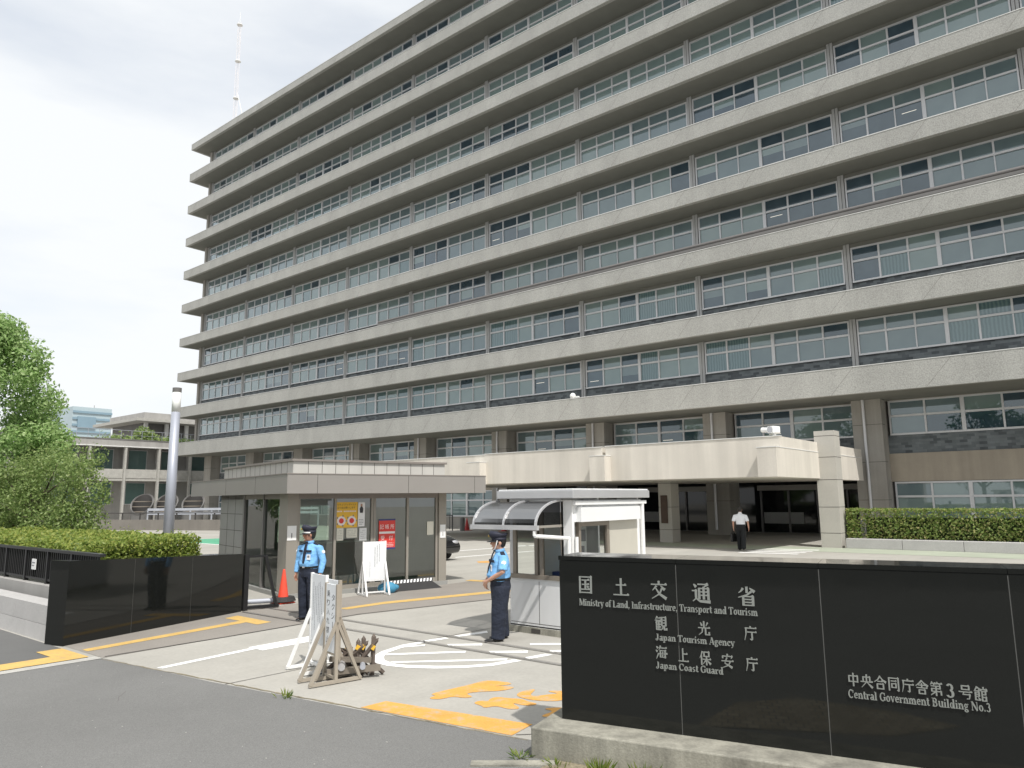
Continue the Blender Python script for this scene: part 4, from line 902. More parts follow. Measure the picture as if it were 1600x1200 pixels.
on_rec('notice_sheet', 'white notice on the right corner post of the reception', 'notice', 4.09, 4.26, 1.23, 1.58, 'white', -.035, lambda b, w_, h_: b.box(w_*.46, w_*.54, -.011, -.009, h_*.15, h_*.45, 'ink'))
on_rec('notice_sheet', 'yellowish notice sheet inside the rightmost reception pane', 'notice', 3.73, 3.93, 1.32, 1.67, 'paper', .05)
def red_deco(b, w_, h_):
    b.box(-.004, w_+.004, -.0095, -.0085, h_*.955, h_+.01, 'navy'); b.box(-.004, w_+.004, -.0095, -.0085, -.03, h_*.02, 'navy')
    for k, ch in enumerate('記帳所'): put_text(b, ch, 'red_white', at(w_*(.06+.32*k), -.0095, h_*.66), .11, .12)
    b.box(w_*.02, w_*.98, -.0105, -.0095, h_*.50, h_*.575, 'red_white')
    for k, ch in enumerate('受付'): put_text(b, ch, 'red_white', at(w_*(.12+.50*k), -.0095, h_*.27), .11, .12)
    lines(b, w_, h_, 'red_white', 3, .15, .9, .04, .2, .3)
on_rec('red_sign', 'red hanging sign with white reception lettering inside the glass', 'sign', 2.30, 2.77, 1.03, 1.76, 'red', .045, red_deco)
# wedge ramp with hazard stripes
wr = thing('kerb_ramp', 'dark rubber wedge ramp with black and white stripes at the reception corner', 'ramp', (-14.33, 13.05, 0), RA)
b = MB(); b.add([(-.75, -.32, 0), (.95, -.32, 0), (.80, -.05, .17), (-.45, -.05, .17), (.95, .02, 0), (-.75, .02, 0)], [(0, 1, 2, 3), (1, 4, 2), (5, 0, 3), (4, 5, 3, 2)], 'rubber'); b.build('wedge', wr, local=True)
b = MB()
for k in range(13):
    x = -.42+k*.096; b.add([(x, -.056, .171), (x+.05, -.056, .171), (x+.09, -.01, .24), (x+.04, -.01, .24)], [(0, 1, 2, 3)], 'white')
b.add([(-.45, -.05, .165), (.83, -.05, .165), (.85, -.004, .25), (-.42, -.004, .25)], [(0, 1, 2, 3)], 'ink'); b.build('stripe_strip', wr, local=True)
# cone, sandbag
def cone(loc, label, h=.74, m='cone', r=.13):
    t = thing('traffic_cone', label, 'traffic cone', loc)
    b = MB(); b.cyl((0, 0, .03), (0, 0, h-.02), r, m, .028, 20); b.cyl((0, 0, h-.02), (0, 0, h), .028, m, .02, 20); b.build('cone', t, smooth=False, local=True)
    MB().box(-r*1.45, r*1.45, -r*1.45, r*1.45, 0, .03, m).build('base_plate', t, local=True, bevel=.01)
    return t
t = cone((-14.72, 9.80, 0), 'orange traffic cone with a black weight ring beside the gate frame')
b = MB(); b.cyl((0, 0, .05), (0, 0, .14), .28, 'rubber', .24, 24); b.build('weight_ring', t, local=True)
cone((-37.2, 40.0, 0), 'dull red traffic cone near the far entrance railing', .9, 'cone_dull', .2)
cone((-34.0, 40.4, 0), 'dull red traffic cone partly hidden behind the booth awning', .9, 'cone_dull', .2)
t = thing('sandbag', 'blue sandbag slumped behind the white notice board by the glass', 'sandbag', (-14.15, 12.35, 0), .9)
o = MB().ball((0, 0, .12), (.24, .17, .15), 'blue_bag', 16).build('bag', t, local=True, smooth=True); MB().ball((.20, .02, .13), (.09, .07, .07), 'blue_bag', 10).build('knot', t, local=True, smooth=True)

# ================================================================== SIGNBOARDS
def signboard(label, loc, rz, W, H, frame_m, foot, text, group='notice boards on A-frame stands', boardz=.36):
    """board in local xz plane, front to -y; A-frames at both ends"""
    t = thing('notice_board', label, 'notice board', loc, rz, group)
    MB().box(.012, W-.012, -.012, .012, boardz, H-.01, 'board').build('board', t, local=True)
    for x in (0, W):
        b = MB(); b.box(x-.018, x+.018, -.02, .02, .03, H, frame_m)
        b.bar((x, 0, H*.62), (x, -foot, .03), .042, .036, frame_m); b.bar((x, 0, H*.62), (x, foot, .03), .042, .036, frame_m)
        b.bar((x, -foot-.02, .032), (x, foot+.02, .032), .034, .04, frame_m); b.build('stand', t, local=True)
    MB().bar((0.02, 0, .07), (W-.02, 0, .07), .03, .03, frame_m).build('crossbar', t, local=True); MB().bar((.02, 0, boardz-.015), (W-.02, 0, boardz-.015), .025, .025, frame_m).build('crossbar', t, local=True)
    if text:
        b = MB(); text(b, W, H); b.build('lettering', t, local=True)
    return t
def vlines(b, W, H, cols, m, z0, z1, seed, cw=.014):
    rr = random.Random(seed)
    for x in cols:
        zz = z1-rr.uniform(0, .08); zend = z0+rr.uniform(0, .25)
        while zz > zend:
            l = rr.uniform(.014, .028); b.box(x-cw/2*rr.uniform(.5, 1), x+cw/2*rr.uniform(.5, 1), -.0136, -.0126, zz-l*.75, zz, m); zz -= l
def tA(b, W, H): vlines(b, W, H, [W*(.18+.12*k) for k in range(6)], 'ink_grey', .5, H-.10, 3)
def tB(b, W, H): vlines(b, W, H, [W*.25, W*.37], 'ink_grey', .5, H-.35, 8); vlines(b, W, H, [W*.58, W*.70], 'ink_red', .5, H-.12, 9, .03)
def tC(b, W, H):
    for col, s in ((W*.56, 'タクシーの'), (W*.14, '乗り入れ禁止')):
        zz = H-(.21 if col > W*.4 else .17)
        for ch in s:
            vert = ch == 'ー'
            if vert: b.box(col+.035, col+.045, -.0136, -.0126, zz+.005, zz+.08, 'ink')
            else: put_text(b, ch, 'ink', at(col, -.0130, zz), .085, .08)
            zz -= .112
signboard('front white notice board with large black writing on a brown A-frame', (-8.10, 6.04, 0), R(-12), .33, 1.20, 'board_frame', .33, tC)
signboard('middle notice board with faint red writing between the other two', (-8.42, 6.27, 0), R(-12), .42, 1.22, 'board_frame', .30, tB)
signboard('rear white notice board with small black writing on a white A-frame', (-8.86, 6.36, 0), R(-14), .50, 1.26, 'white', .31, tA)
def tD(b, W, H): vlines(b, W, H, [W*.62, W*.72], 'ink_grey', .55, H-.06, 5); vlines(b, W, H, [W*.52], 'ink', .45, H-.08, 6); vlines(b, W, H, [W*.3], 'ink_grey', .4, H-.45, 7, .008)
signboard('white notice board with fine writing standing before the reception glass', (-14.20, 11.62, 0), RA-R(6), .56, 1.27, 'white', .30, tD)

# ---------------- barricade of crossed angle irons
bar = thing('spiked_barricade', 'rusty barricade of crossed pointed angle irons behind the notice boards', 'barricade', (-7.9, 6.6, 0))
def pointed(b, a, c, wd, m):
    a, c = Vector(a), Vector(c); d = (c-a).normalized(); L = (c-a).length; x = d.cross(Vector((.79, -.61, 0))).normalized(); n = x.cross(d)
    for off, nx in ((Vector((0, 0, 0)), x), (Vector((0, 0, 0)), n)):
        vs = [a-nx*wd/2, a+nx*wd/2, c+nx*wd/2-d*wd*.7, c, c-nx*wd/2-d*wd*.7]
        t2 = (n if nx is x else x)*.006
        b.add([v-t2 for v in vs]+[v+t2 for v in vs], [(4, 3, 2, 1, 0), (5, 6, 7, 8, 9)]+[(i, (i+1) % 5, 5+(i+1) % 5, 5+i) for i in range(5)], m)
e1 = Vector((.77, .64, 0)); base = Vector((-8.06, 6.36, 0))
for k in range(4):
    o = base+e1*(.0+.10*k)+Vector((.05*(k % 2), 0, 0))
    b = MB(); pointed(b, o+Vector((0, 0, .0)), o+Vector((.0, .02, .52-.03*(3-k))), .06, 'rust'); pointed(b, o-e1*.22+Vector((0, -.03, .08)), o+e1*.10+Vector((0, -.03, .47-.04*(3-k))), .055, 'rust'); pointed(b, o+e1*.12+Vector((0, .04, .02)), o-e1*.25+Vector((0, .04, .34)), .055, 'rust')
    b.build('stake', bar)
    MB().bar(o+e1*.02+Vector((.012, -.045, .33)), o+e1*.05+Vector((.012, -.045, .38)), .012, .05, 'yellow').build('yellow_label', bar)
b = MB(); b.bar(base+Vector((.05, -.35, .10)), base+e1*.5+Vector((.05, -.12, .12)), .07, .07, 'bronze').bar(base+Vector((-.1, -.2, .22)), base+e1*.4+Vector((0, -.1, .20)), .06, .06, 'bronze').bar(base+Vector((-.35, -.15, .06)), base+e1*.35+Vector((0, -.25, .06)), .07, .05, 'grey_dark'); b.build('beam', bar)
b = MB(); c0 = base+e1*.1+Vector((.12, -.30, .16)); b.cyl(c0, c0+Vector((-.25, .2, 0)), .045, 'aluminium', n=14); c1 = base+e1*.27+Vector((.15, -.2, .15)); b.cyl(c1, c1+Vector((-.2, .16, 0)), .035, 'galv', n=14); b.build('roller', bar)

# ================================================================== GUARD BOOTH
bt = thing('guard_booth', 'small grey and white prefabricated guard booth with a curved smoked awning', 'booth', (-8.42, 10.14, 0))
BX0, BX1, BY0, BY1 = -8.40, -7.06, 10.14, 12.42
b = MB().box(BX0-.02, BX1+.02, BY0-.02, BY1+.02, 0, .105, 'plinth').box(-7.93, -7.74, BY0-.024, BY0+.2, .015, .085, 'joint'); b.build('footing', bt)
b = MB().box(BX0, BX1, BY0, BY0+.05, .11, .90, 'booth_grey').box(BX0, BX0+.05, BY0+.05, BY1, .11, .90, 'booth_grey').box(BX0, BX1, BY0, BY1, .105, .13, 'booth_grey')
b.box(-7.77, -7.762, BY0-.003, BY0, .16, .86, 'joint').box(BX0+.02, BX1-.02, BY0-.003, BY0, .165, .172, 'joint'); b.build('lower_panel', bt)
b = MB().box(BX0-.01, BX1+.01, BY0-.03, BY0+.07, .90, .97, 'bronze').build('sill', bt)
b = MB()
for x in (BX0+.03, -7.83, -7.72): b.box(x-.03, x+.035, BY0, BY0+.06, .97, 2.2, 'bronze' if x > BX0+.1 else 'aluminium')
b.box(BX0+.065, BX0+.13, BY0+.002, BY0+.06, .97, 2.2, 'bronze').box(-7.30, -7.24, BY0, BY0+.06, .97, 2.2, 'bronze'); b.build('window_frame', bt)
MB().box(BX0, BX1-.222, BY0-.004, BY0+.06, 2.02, 2.27, 'booth_grey').build('header', bt)
MB().add([(BX0+.13, BY0+.03, .97), (-7.3, BY0+.03, .97), (-7.3, BY0+.03, 2.02), (BX0+.13, BY0+.03, 2.02)], [(0, 1, 2, 3)], 'glass_clear').build('window_glass', bt)
# right hand face (towards +x)
MB().box(BX1-.22, BX1, BY0, BY0+.06, .11, 2.22, 'white').box(BX1-.05, BX1, BY1-.16, BY1, .11, 2.22, 'white').box(BX1-.05, BX1, BY0+.06, BY1-.16, .11, .86, 'booth_white').build('corner_panel', bt)
MB().box(BX1-.05, BX1+.005, BY0+.06, BY1-.16, 1.86, 2.22, 'booth_white').box(BX1, BX1+.10, BY0+.12, BY1-.2, 1.86, 2.10, 'booth_white').build('shutter_box', bt)
MB().box(BX1-.06, BX1+.01, BY0+.18, BY0+.24, .86, 1.86, 'bronze').box(BX1-.06, BX1+.01, BY0+1.05, BY0+1.13, .86, 1.86, 'bronze').box(BX1-.06, BX1+.01, BY0+.24, BY0+1.05, 1.78, 1.86, 'bronze').build('side_window_frame', bt)
MB().box(BX1-.045, BX1-.005, BY0+1.13, BY1-.16, .86, 1.86, 'beige_panel').build('side_panel', bt)
MB().add([(BX1-.03, BY0+.24, .86), (BX1-.03, BY0+1.05, .86), (BX1-.03, BY0+1.05, 1.78), (BX1-.03, BY0+.24, 1.78)], [(0, 1, 2, 3)], 'glass_clear').build('side_glass', bt)
MB().box(BX0+.0, BX0+.05, BY0+.9, BY1, .9, 2.25, 'booth_white').box(BX0+.05, BX1-.05, BY1-.05, BY1, .11, .95, 'booth_white').box(BX0+.05, BX0+.4, BY1-.05, BY1, .95, 2.25, 'booth_white').box(-7.55, BX1-.05, BY1-.05, BY1, .95, 2.25, 'booth_white').build('back_wall', bt)
b = MB().box(-8.35, -7.2, BY0+.12, BY0+.55, .84, .88, 'beige_panel'); b.build('desk', bt)
MB().ball((-7.42, BY0+.3, .95), (.13, .12, .09), 'white', 10).box(-7.62, -7.34, BY0+.18, BY0+.36, .88, 1.02, 'navy').box(-8.25, -8.0, BY0+.2, BY0+.3, .88, .90, 'paper').box(-8.1, -7.92, BY0+.2, BY0+.32, .90, .915, 'ink').build('papers', bt)
MB().box(-7.45, -7.42, BY0+.6, BY0+.95, 1.2, 1.75, 'white').box(-7.42, -7.40, BY0+.7, BY0+.85, 1.3, 1.42, 'ink_grey').box(-7.42, -7.40, BY0+.66, BY0+.9, 1.5, 1.7, 'ink_grey').build('wall_phone', bt)
MB().box(-7.64, -7.50, BY0+.7, BY0+.84, .12, 2.2, 'booth_white').build('inner_post', bt)
b = MB().box(BX0-.16, BX1+.14, BY0-.16, BY1+.1, 2.25, 2.385, 'aluminium').box(BX0-.14, BX1+.12, BY0-.14, BY1+.08, 2.386, 2.41, 'booth_white'); b.build('roof', bt, bevel=.01)
MB().box(BX1+.03, BX1+.09, BY0-.02, BY1+.06, 2.14, 2.20, 'white').cyl((BX1+.05, BY1-.05, .1), (BX1+.05, BY1-.05, 2.2), .04, 'white', n=12).cyl((BX1+.05, BY0+.05, .9), (BX1+.05, BY0+.05, 1.62), .03, 'white', n=10).build('gutter_pipe', bt)
# awning: quarter curve from the wall down and out
aw = [(BY0-.03-.68*math.sin(a), 1.80+.40*math.cos(a)) for a in [math.pi/2*k/10 for k in range(11)]]
AX0, AX1 = -8.62, -7.28
b = MB()
for k in range(10):
    (ya, za), (yb, zb) = aw[k], aw[k+1]; b.add([(AX0, ya, za), (AX1, ya, za), (AX1, yb, zb), (AX0, yb, zb)], [(0, 1, 2, 3)], 'smoked')
b.add([(AX1, BY0-.03, 1.80)]+[(AX1, y, zz) for y, zz in aw], [tuple(range(12))], 'smoked')
b.build('awning_sheet', bt, smooth=False)
b = MB()
for x in (AX0, (AX0+AX1)/2, AX1):
    for k in range(10): b.bar((x, aw[k][0], aw[k][1]+.012), (x, aw[k+1][0], aw[k+1][1]+.012), .035, .03, 'aluminium')
b.bar((AX1, BY0, 1.80), (AX1, aw[-1][0], 1.80), .04, .04, 'post'); b.bar((AX0, BY0, 1.80), (AX0, aw[-1][0], 1.80), .04, .04, 'post')
b.box(AX0-.05, AX1+.05, aw[-1][0]-.03, aw[-1][0]+.03, 1.75, 1.825, 'aluminium'); b.build('awning_frame', bt)
MB().cyl((AX1-.02, aw[-1][0], 1.74), (AX1-.02, aw[-1][0], 1.66), .03, 'white', n=10).cyl((AX1-.02, aw[-1][0], 1.66), (-7.10, BY0-.05, 1.60), .032, 'white', n=10).cyl((-7.10, BY0-.05, 1.62), (-7.10, BY0-.05, 1.15), .032, 'white', n=10).build('drain_pipe', bt)

# ================================================================== LAMP POST
lp = thing('lamp_post', 'tall round grey lamp post with a white glowing-white cylinder head behind the hedge', 'lamp post', (-24.5, 11.85, 0))
lp['label'] = 'tall round grey lamp post with a white cylindrical head behind the hedge'
MB().cyl((-24.5, 11.85, 0), (-24.5, 11.85, 5.27), .18, 'lamp_pole', .14, 24).build('pole', lp, smooth=True)
MB().cyl((-24.5, 11.85, 5.27), (-24.5, 11.85, 5.95), .14, 'lamp_glass', .14, 24).build('lamp_head', lp, smooth=True)
MB().cyl((-24.5, 11.85, 5.95), (-24.5, 11.85, 6.10), .145, 'grey_dark', .145, 24).build('cap', lp)

# ================================================================== LEFT BACKGROUND
wg = thing('annexe_building', 'low concrete annexe with vertical fins and a roof garden left of the office block', 'building', (-95, 40, 0))
MB().box(-101, -89, 20, 56, 8.75, 9.45, 'grey_conc').box(-101.1, -88.95, 19.9, 56.1, 9.45, 9.58, 'grey_dark').box(-90, -88.9, 20, 56, 8.66, 8.745, 'white').build('roof', wg)
MB().box(-101, -89.2, 20, 56, 4.75, 5.05, 'kerb').build('floor_slab', wg)
MB().box(-101, -92, 20, 56, 0, 8.75, 'grey_conc').build('wall', wg)
for k in range(8):
    y = 25.8+k*3.9; MB().box(-89.35, -88.95, y-.11, y+.11, 0, 8.65, 'kerb').build('fin', wg)
for k in range(7):
    y = 25.8+k*3.9
    MB().box(-89.3, -89.15, y+.15, y+3.75, 5.06, 6.1, 'kerb').build('balcony_panel', wg)
    for z0, z1 in ((6.1, 8.3), (2.1, 4.4)):
        f = MB().box(-91.98, -91.85, y+1.35, y+3.72, z0-.1, z1+.25, 'frame').build('window', wg); MB().box(-91.9, -91.82, y+1.45, y+3.62, z0, z1+.15, 'wing_glass').build('pane', f)
    MB().cyl((-91.2, y+.9, 5.05), (-91.2, y+.9, 8.75), .35, 'grey_conc', n=14).build('column', wg)
b = MB()
for k in range(22): b.box(-90.0, -89.94, 30+k*1.2, 30.03+k*1.2, 9.5, 10.7, 'galv')
b.box(-90.0, -89.94, 30, 56, 10.65, 10.7, 'galv').box(-90.0, -89.94, 30, 56, 10.1, 10.13, 'galv').build('roof_rail', wg)
rg = random.Random(9); b = MB(); leaves(b, 2600, lambda r: (Vector((r.uniform(-96, -90.4), r.uniform(36, 56), 9.5+abs(r.gauss(0, .35)))), Vector((.3, 0, .8))), .22, 'leaf_maple', rg)
leaves(b, 500, clump_fn([((-92, 40.5, 10.6), .9), ((-92, 41.3, 10.3), .8)]), .2, 'leaf_maple', rg); b.build('roof_planting', wg)
pv = thing('roof_pavilion', 'distant flat roofed pavilion building with wide eaves behind the annexe', 'building', (-112, 55, 0))
MB().box(-120, -105, 45.4, 70, 13.6, 14.0, 'kerb').box(-118, -106.5, 47, 69, 14.0, 15.0, 'grey_conc').build('roof', pv)
MB().box(-118, -108, 47.5, 69, 0, 13.6, 'grey_dark').build('wall', pv)
for y in (47.6, 50.6, 53.6): MB().box(-107.9, -107.5, y, y+.5, 9.5, 13.6, 'white').build('post', pv)
tw = thing('distant_tower', 'distant pale blue grey office tower with horizontal bands beyond the trees', 'building', (-270, 100, 0))
MB().box(-285, -260, 92, 104, 0, 33.4, 'tower_a').build('body', tw)
for k in range(14): MB().box(-260, -259.6, 92.0, 104.05, 3.4+k*2.15, 4.1+k*2.15, 'tower_b').build('window_band', tw)
MB().box(-260, -259.4, 93.5, 99, 26.5, 30.2, 'tower_b').build('screen_panel', tw)
MB().box(-262, -261.8, 99, 99.2, 33.4, 34.5, 'grey_conc').build('aerial', tw)
rw = thing('forecourt_wall', 'low concrete retaining wall with a dark handrail across the far forecourt', 'wall', (-60, 29, 0))
MB().bar((-75, 23.2, .42), (-49, 33.4, .42), .3, .84, 'retaining').build('wall', rw)
b = MB().bar((-75, 23.2, 1.38), (-49, 33.4, 1.38), .07, .08, 'frame_in')
for k in range(16): 
    q = Vector((-75, 23.2, .84)).lerp(Vector((-49, 33.4, .84)), k/15); b.bar(q, q+Vector((0, 0, .54)), .09, .09, 'frame_in')
b.build('handrail', rw)
gd = thing('guard_rail', 'pale blue steel guard rail beyond the retaining wall', 'guard rail', (-65, 33, 0))
MB().bar((-68, 30.9, 1.25), (-56, 40.6, 1.25), .1, .22, 'galv').bar((-68, 30.9, 1.6), (-56, 40.6, 1.6), .1, .22, 'galv').build('beam', gd)
for k in range(9):
    q = Vector((-68, 30.9, 0)).lerp(Vector((-56, 40.6, 0)), k/8); MB().bar(q, q+Vector((0, 0, 1.5)), .1, .1, 'galv').build('post', gd)
lbs = ['left one of three large grey ventilation ducts with slanted mouths', 'middle one of three large grey ventilation ducts', 'right ventilation duct half hidden by the lamp post']
for k, (x, y) in enumerate(((-75.6, 33.75), (-73.7, 35.3), (-71.9, 37.1))):
    t = thing('ventilation_duct', lbs[k], 'duct', (x, y, 0), 0, 'round ventilation ducts by the annexe')
    b = MB(); n = 28; rr_ = 1.0; face = Vector((.75, -.66, 0)); vo = []; vi = []; bo = []
    for j in range(n):
        a = 6.2832*j/n; dx, dy = math.cos(a), math.sin(a); s = dx*face.x+dy*face.y; zt = 2.1-.95*s
        vo.append((dx*rr_, dy*rr_, zt)); vi.append((dx*rr_*.9, dy*rr_*.9, zt)); bo.append((dx*rr_, dy*rr_, 0))
    lo = [(v[0], v[1], .5) for v in vi]
    b.add(bo+vo+vi+lo, [(j, (j+1) % n, n+(j+1) % n, n+j) for j in range(n)]+[(n+j, n+(j+1) % n, 2*n+(j+1) % n, 2*n+j) for j in range(n)], 'duct')
    b.add(vi+lo, [(j, (j+1) % n, n+(j+1) % n, n+j) for j in range(n)], 'frame_in'); b.build('shell', t, local=True)
    b = MB()
    for zz in (.8, 1.3, 1.8, 2.3): b.cyl((0, 0, zz), (0, 0, zz+.08), rr_*.895, 'bronze', n=28, cap=False)
    b.build('inner_rib', t, local=True)
    b = MB()
    for j in range(n): b.bar(vo[j], vo[(j+1) % n], .12, .14, 'duct')
    b.build('rim', t, local=True)
rk = thing('cycle_barrier', 'small dark steel barrier under the canopy near the red cones', 'barrier', (-38, 38.6, 0))
MB().tube([(-39.5, 38.5, 0), (-39.5, 38.5, 1.1), (-37.9, 39.2, 1.1), (-37.9, 39.2, 0)], .04, 'black_metal', 8).build('hoop', rk)
b = MB()
for k in range(5): b.cyl((-39.3+k*.3, 38.6+k*.13, .1), (-39.3+k*.3, 38.6+k*.13, 1.1), .025, 'black_metal', n=6)
b.build('bars', rk)
bo_ = thing('bollard', 'dark round bollard beside the small steel barrier', 'bollard', (-37.1, 39.4, 0)); MB().cyl((0, 0, 0), (0, 0, .9), .17, 'grey_dark', n=14).build('shaft', bo_, local=True); MB().ball((0, 0, .9), (.17, .17, .08), 'grey_dark').build('cap', bo_, local=True)

# ================================================================== CAR
car = thing('parked_car', 'black car half hidden behind the reception building', 'car', (-21.65, 19.75, 0))
prof = [(-2.25, .35), (-2.3, .62), (-2.2, .85), (-1.75, .95), (-1.1, 1.40), (-.2, 1.46), (.55, 1.38), (1.2, .98), (1.85, .86), (2.18, .70), (2.27, .5), (2.22, .28), (1.9, .20), (-2.0, .20)]
b = MB(); n = len(prof)
def ring(y, k): return [(x*(1-.03*abs(k)), y, .2+(zz-.2)*(1-.06*abs(k)*(zz > .9))) for x, zz in prof]
ys = [-.85, -.78, -.6, 0, .6, .78, .85]; ks = [2.2, 1, .3, 0, .3, 1, 2.2]
vs = []
for y, k in zip(ys, ks):
    vs += [(x*(1-.012*k), y*(1-.10*max(0, zz-.9)/.5), .2+(zz-.2)*(1-.02*k)) for x, zz in prof]
fs = [(r_*n+j, (r_+1)*n+j, (r_+1)*n+(j+1) % n, r_*n+(j+1) % n) for r_ in range(6) for j in range(n)]+[tuple(range(n)), tuple(range(7*n-1, 6*n-1, -1))]
b.add(vs, fs, 'car_paint'); o = b.build('body', car, local=True, smooth=True, bevel=0)
sd = o.modifiers.new('sub', 'SUBSURF'); sd.levels = 2; sd.render_levels = 2
for s in (-1, 1): MB().prism_xz([(-1.35, 1.0), (-1.0, 1.32), (.45, 1.30), (.95, .98)], s*.80-.01, s*.80+.01, 'car_glass').build('side_window', car, local=True)
for x in (-1.4, 1.4):
    for s in (-1, 1):
        wl = MB().cyl((x, s*.86, .32), (x, s*.66, .32), .32, 'tyre', n=24).build('wheel', car, local=True); MB().cyl((x, s*.868, .32), (x, s*.86, .32), .2, 'aluminium', n=20).build('rim', wl, local=True)
for s in (-1, 1): MB().ball((2.1, s*.6, .66), (.12, .18, .08), 'lamp_clear').build('headlight', car, local=True, smooth=True)

# ================================================================== PEOPLE
def hand(b, wr, d, pn, m, side, curl=.5):
    """wr wrist, d direction of the hand, pn palm normal (towards palm side), side = direction of the thumb"""
    wr, d, pn, side = [Vector(v).normalized() if i else Vector(v) for i, v in enumerate((wr, d, pn, side))]
    k = wr+d*.085
    b.loft([wr-d*.02, wr+d*.03, k], [(.024, .018), (.036, .016), (.040, .014)], m, side, 10)
    for j, (off, L) in enumerate(((.029, .075), (.010, .083), (-.010, .077), (-.029, .062))):
        p0 = k+side*off-d*.012; dd_ = d.copy(); pts = [p0]
        for q in range(3):
            dd_ = (dd_+pn*curl*(.35+.35*q)).normalized(); pts.append(pts[-1]+dd_*L*(.42, .32, .26)[q])
        b.loft(pts, [.0098, .0092, .0086, .0065], m, side, 8)
    p0 = wr+d*.03+side*.028; t1 = (d*.6+side*.75+pn*.25).normalized(); t2 = (d*.9+side*.25+pn*.4).normalized()
    b.loft([p0, p0+t1*.038, p0+t1*.038+t2*.034], [.0125, .011, .008], m, pn, 8)
def person(label, loc, facing, arms, legs, skin, shirt, trousers, H=1.68, girth=1.0, head_yaw=0.0, belly=1.0, short=True, cap=None, voxel=.0085, tuck=True, hand_curl=.5, lean=0.0):
    rz = math.atan2(facing[0], -facing[1])
    t = thing('person', label, 'person', loc, rz); s = H/1.68; t.scale = (s*girth, s*girth, s)
    ank, knee, hip = legs                                  # lists for left, right
    # --- continuous body
    b = MB(); m = skin
    HC = Vector((0, -.02, 1.588)); Rh = Matrix.Rotation(head_yaw, 3, 'Z')
    def hp(x, y, zz): return HC+Rh @ Vector((x, y, zz))
    b.loft([hp(0, -.025, -.118), hp(0, -.018, -.09), hp(0, -.005, -.04), hp(0, .004, .01), hp(0, .008, .06), hp(0, .01, .095), hp(0, .01, .112)], [(.030, .034), (.052, .062), (.068, .083), (.075, .093), (.074, .094), (.056, .070), (.024, .03)], m, Rh @ Vector((1, 0, 0)), 20)
    b.loft([hp(0, -.098, .022), hp(0, -.108, -.005), hp(0, -.113, -.022), hp(0, -.092, -.034)], [(.008, .008), (.011, .010), (.016, .012), (.010, .008)], m, Rh @ Vector((1, 0, 0)), 10)
    b.ball(hp(0, -.088, -.062), (.026, .012, .010), m, 10); b.ball(hp(0, -.082, -.105), (.022, .014, .014), m, 10)
    for q in (-1, 1):
        b.ball(hp(q*.030, -.082, .012), (.016, .010, .009), m, 8); b.ball(hp(q*.078, .012, -.01), (.010, .022, .034), m, 10)
        b.ball(hp(q*.045, -.060, -.03), (.02, .02, .018), m, 8)
    b.loft([(0, .012, 1.36), (0, .010, 1.44), (0, -.002, 1.50)], [(.085, .06), (.056, .058), (.054, .058)], m, (1, 0, 0), 14)
    tor = [(0, .0, .86), (0, .0, .95), (0, -.015*belly, 1.05), (0, -.005, 1.18), (0, .005, 1.28), (0, .012, 1.36), (0, .012, 1.42)]
    trr = [(.150, .100), (.155, .108), (.142, .105*belly), (.150, .105), (.158, .105), (.135, .082), (.065, .058)]
    b.loft(tor, trr, m, (1, 0, 0), 18)
    for (sh, el, wr, hd, pn, sd) in arms:
        b.loft([Vector(sh)*.85+Vector((0, 0, .20)), sh, Vector(sh).lerp(Vector(el), .5), el, Vector(el).lerp(Vector(wr), .35), wr], [.045, .050, .044, .038, .038, .026], m, (0, 1, .3), 12)
        hand(b, wr, hd, pn, m, sd, hand_curl)
    for a, k, h in zip(ank, knee, hip):
        b.loft([h, Vector(h).lerp(Vector(k), .5), k, Vector(k).lerp(Vector(a), .35), a], [.078, .07, .052, .052, .036], m, (1, 0, 0), 12)
        b.loft([Vector(a)+Vector((0, .03, -.03)), Vector(a)+Vector((0, -.06, -.055)), Vector(a)+Vector((0, -.14, -.065))], [(.03, .03), (.036, .025), (.03, .016)], m, (1, 0, 0), 10)
    o = b.build('body', t, local=True); remesh(o, voxel, 3)
    # --- eyes, mouth, hair
    b = MB()
    for q in (-1, 1): b.ball(hp(q*.030, -.091, .012), (.010, .004, .0045), 'hair', 8); b.box(-.018, .018, -.003, .003, -.003, .003, 'hair', Matrix.Translation(hp(q*.030, -.094, .030)) @ Rh.to_4x4())
    b.build('eyes', t, local=True)
    b = MB(); b.box(-.020, .020, -.002, .002, -.003, .003, 'ink_red', Matrix.Translation(hp(0, -.1005, -.063)) @ Rh.to_4x4()); b.build('mouth', t, local=True)
    b = MB(); b.loft([hp(0, .055, -.075), hp(0, .040, -.03), hp(0, .028, .03), hp(0, .018, .08), hp(0, .012, .122)], [(.050, .035), (.076, .066), (.083, .085), (.078, .088), (.035, .045)], 'hair', Rh @ Vector((1, 0, 0)), 18)
    for q in (-1, 1): b.ball(hp(q*.074, -.02, .0), (.008, .018, .03), 'hair', 8)
    b.build('hair', t, local=True, smooth=True)
    # --- shirt
    b = MB(); m = shirt
    st = [(0, 0, .93), (0, -.005, .975), (0, -.018*belly, 1.05), (0, -.008, 1.18), (0, .004, 1.28), (0, .012, 1.355), (0, .012, 1.405), (0, .008, 1.45)]
    sr = [(.166, .118), (.176, .130), (.172, .132*belly), (.172, .128*(belly*.5+.5)), (.176, .125), (.158, .102), (.108, .082), (.064, .066)]
    b.loft(st, sr, m, (1, 0, 0), 22)
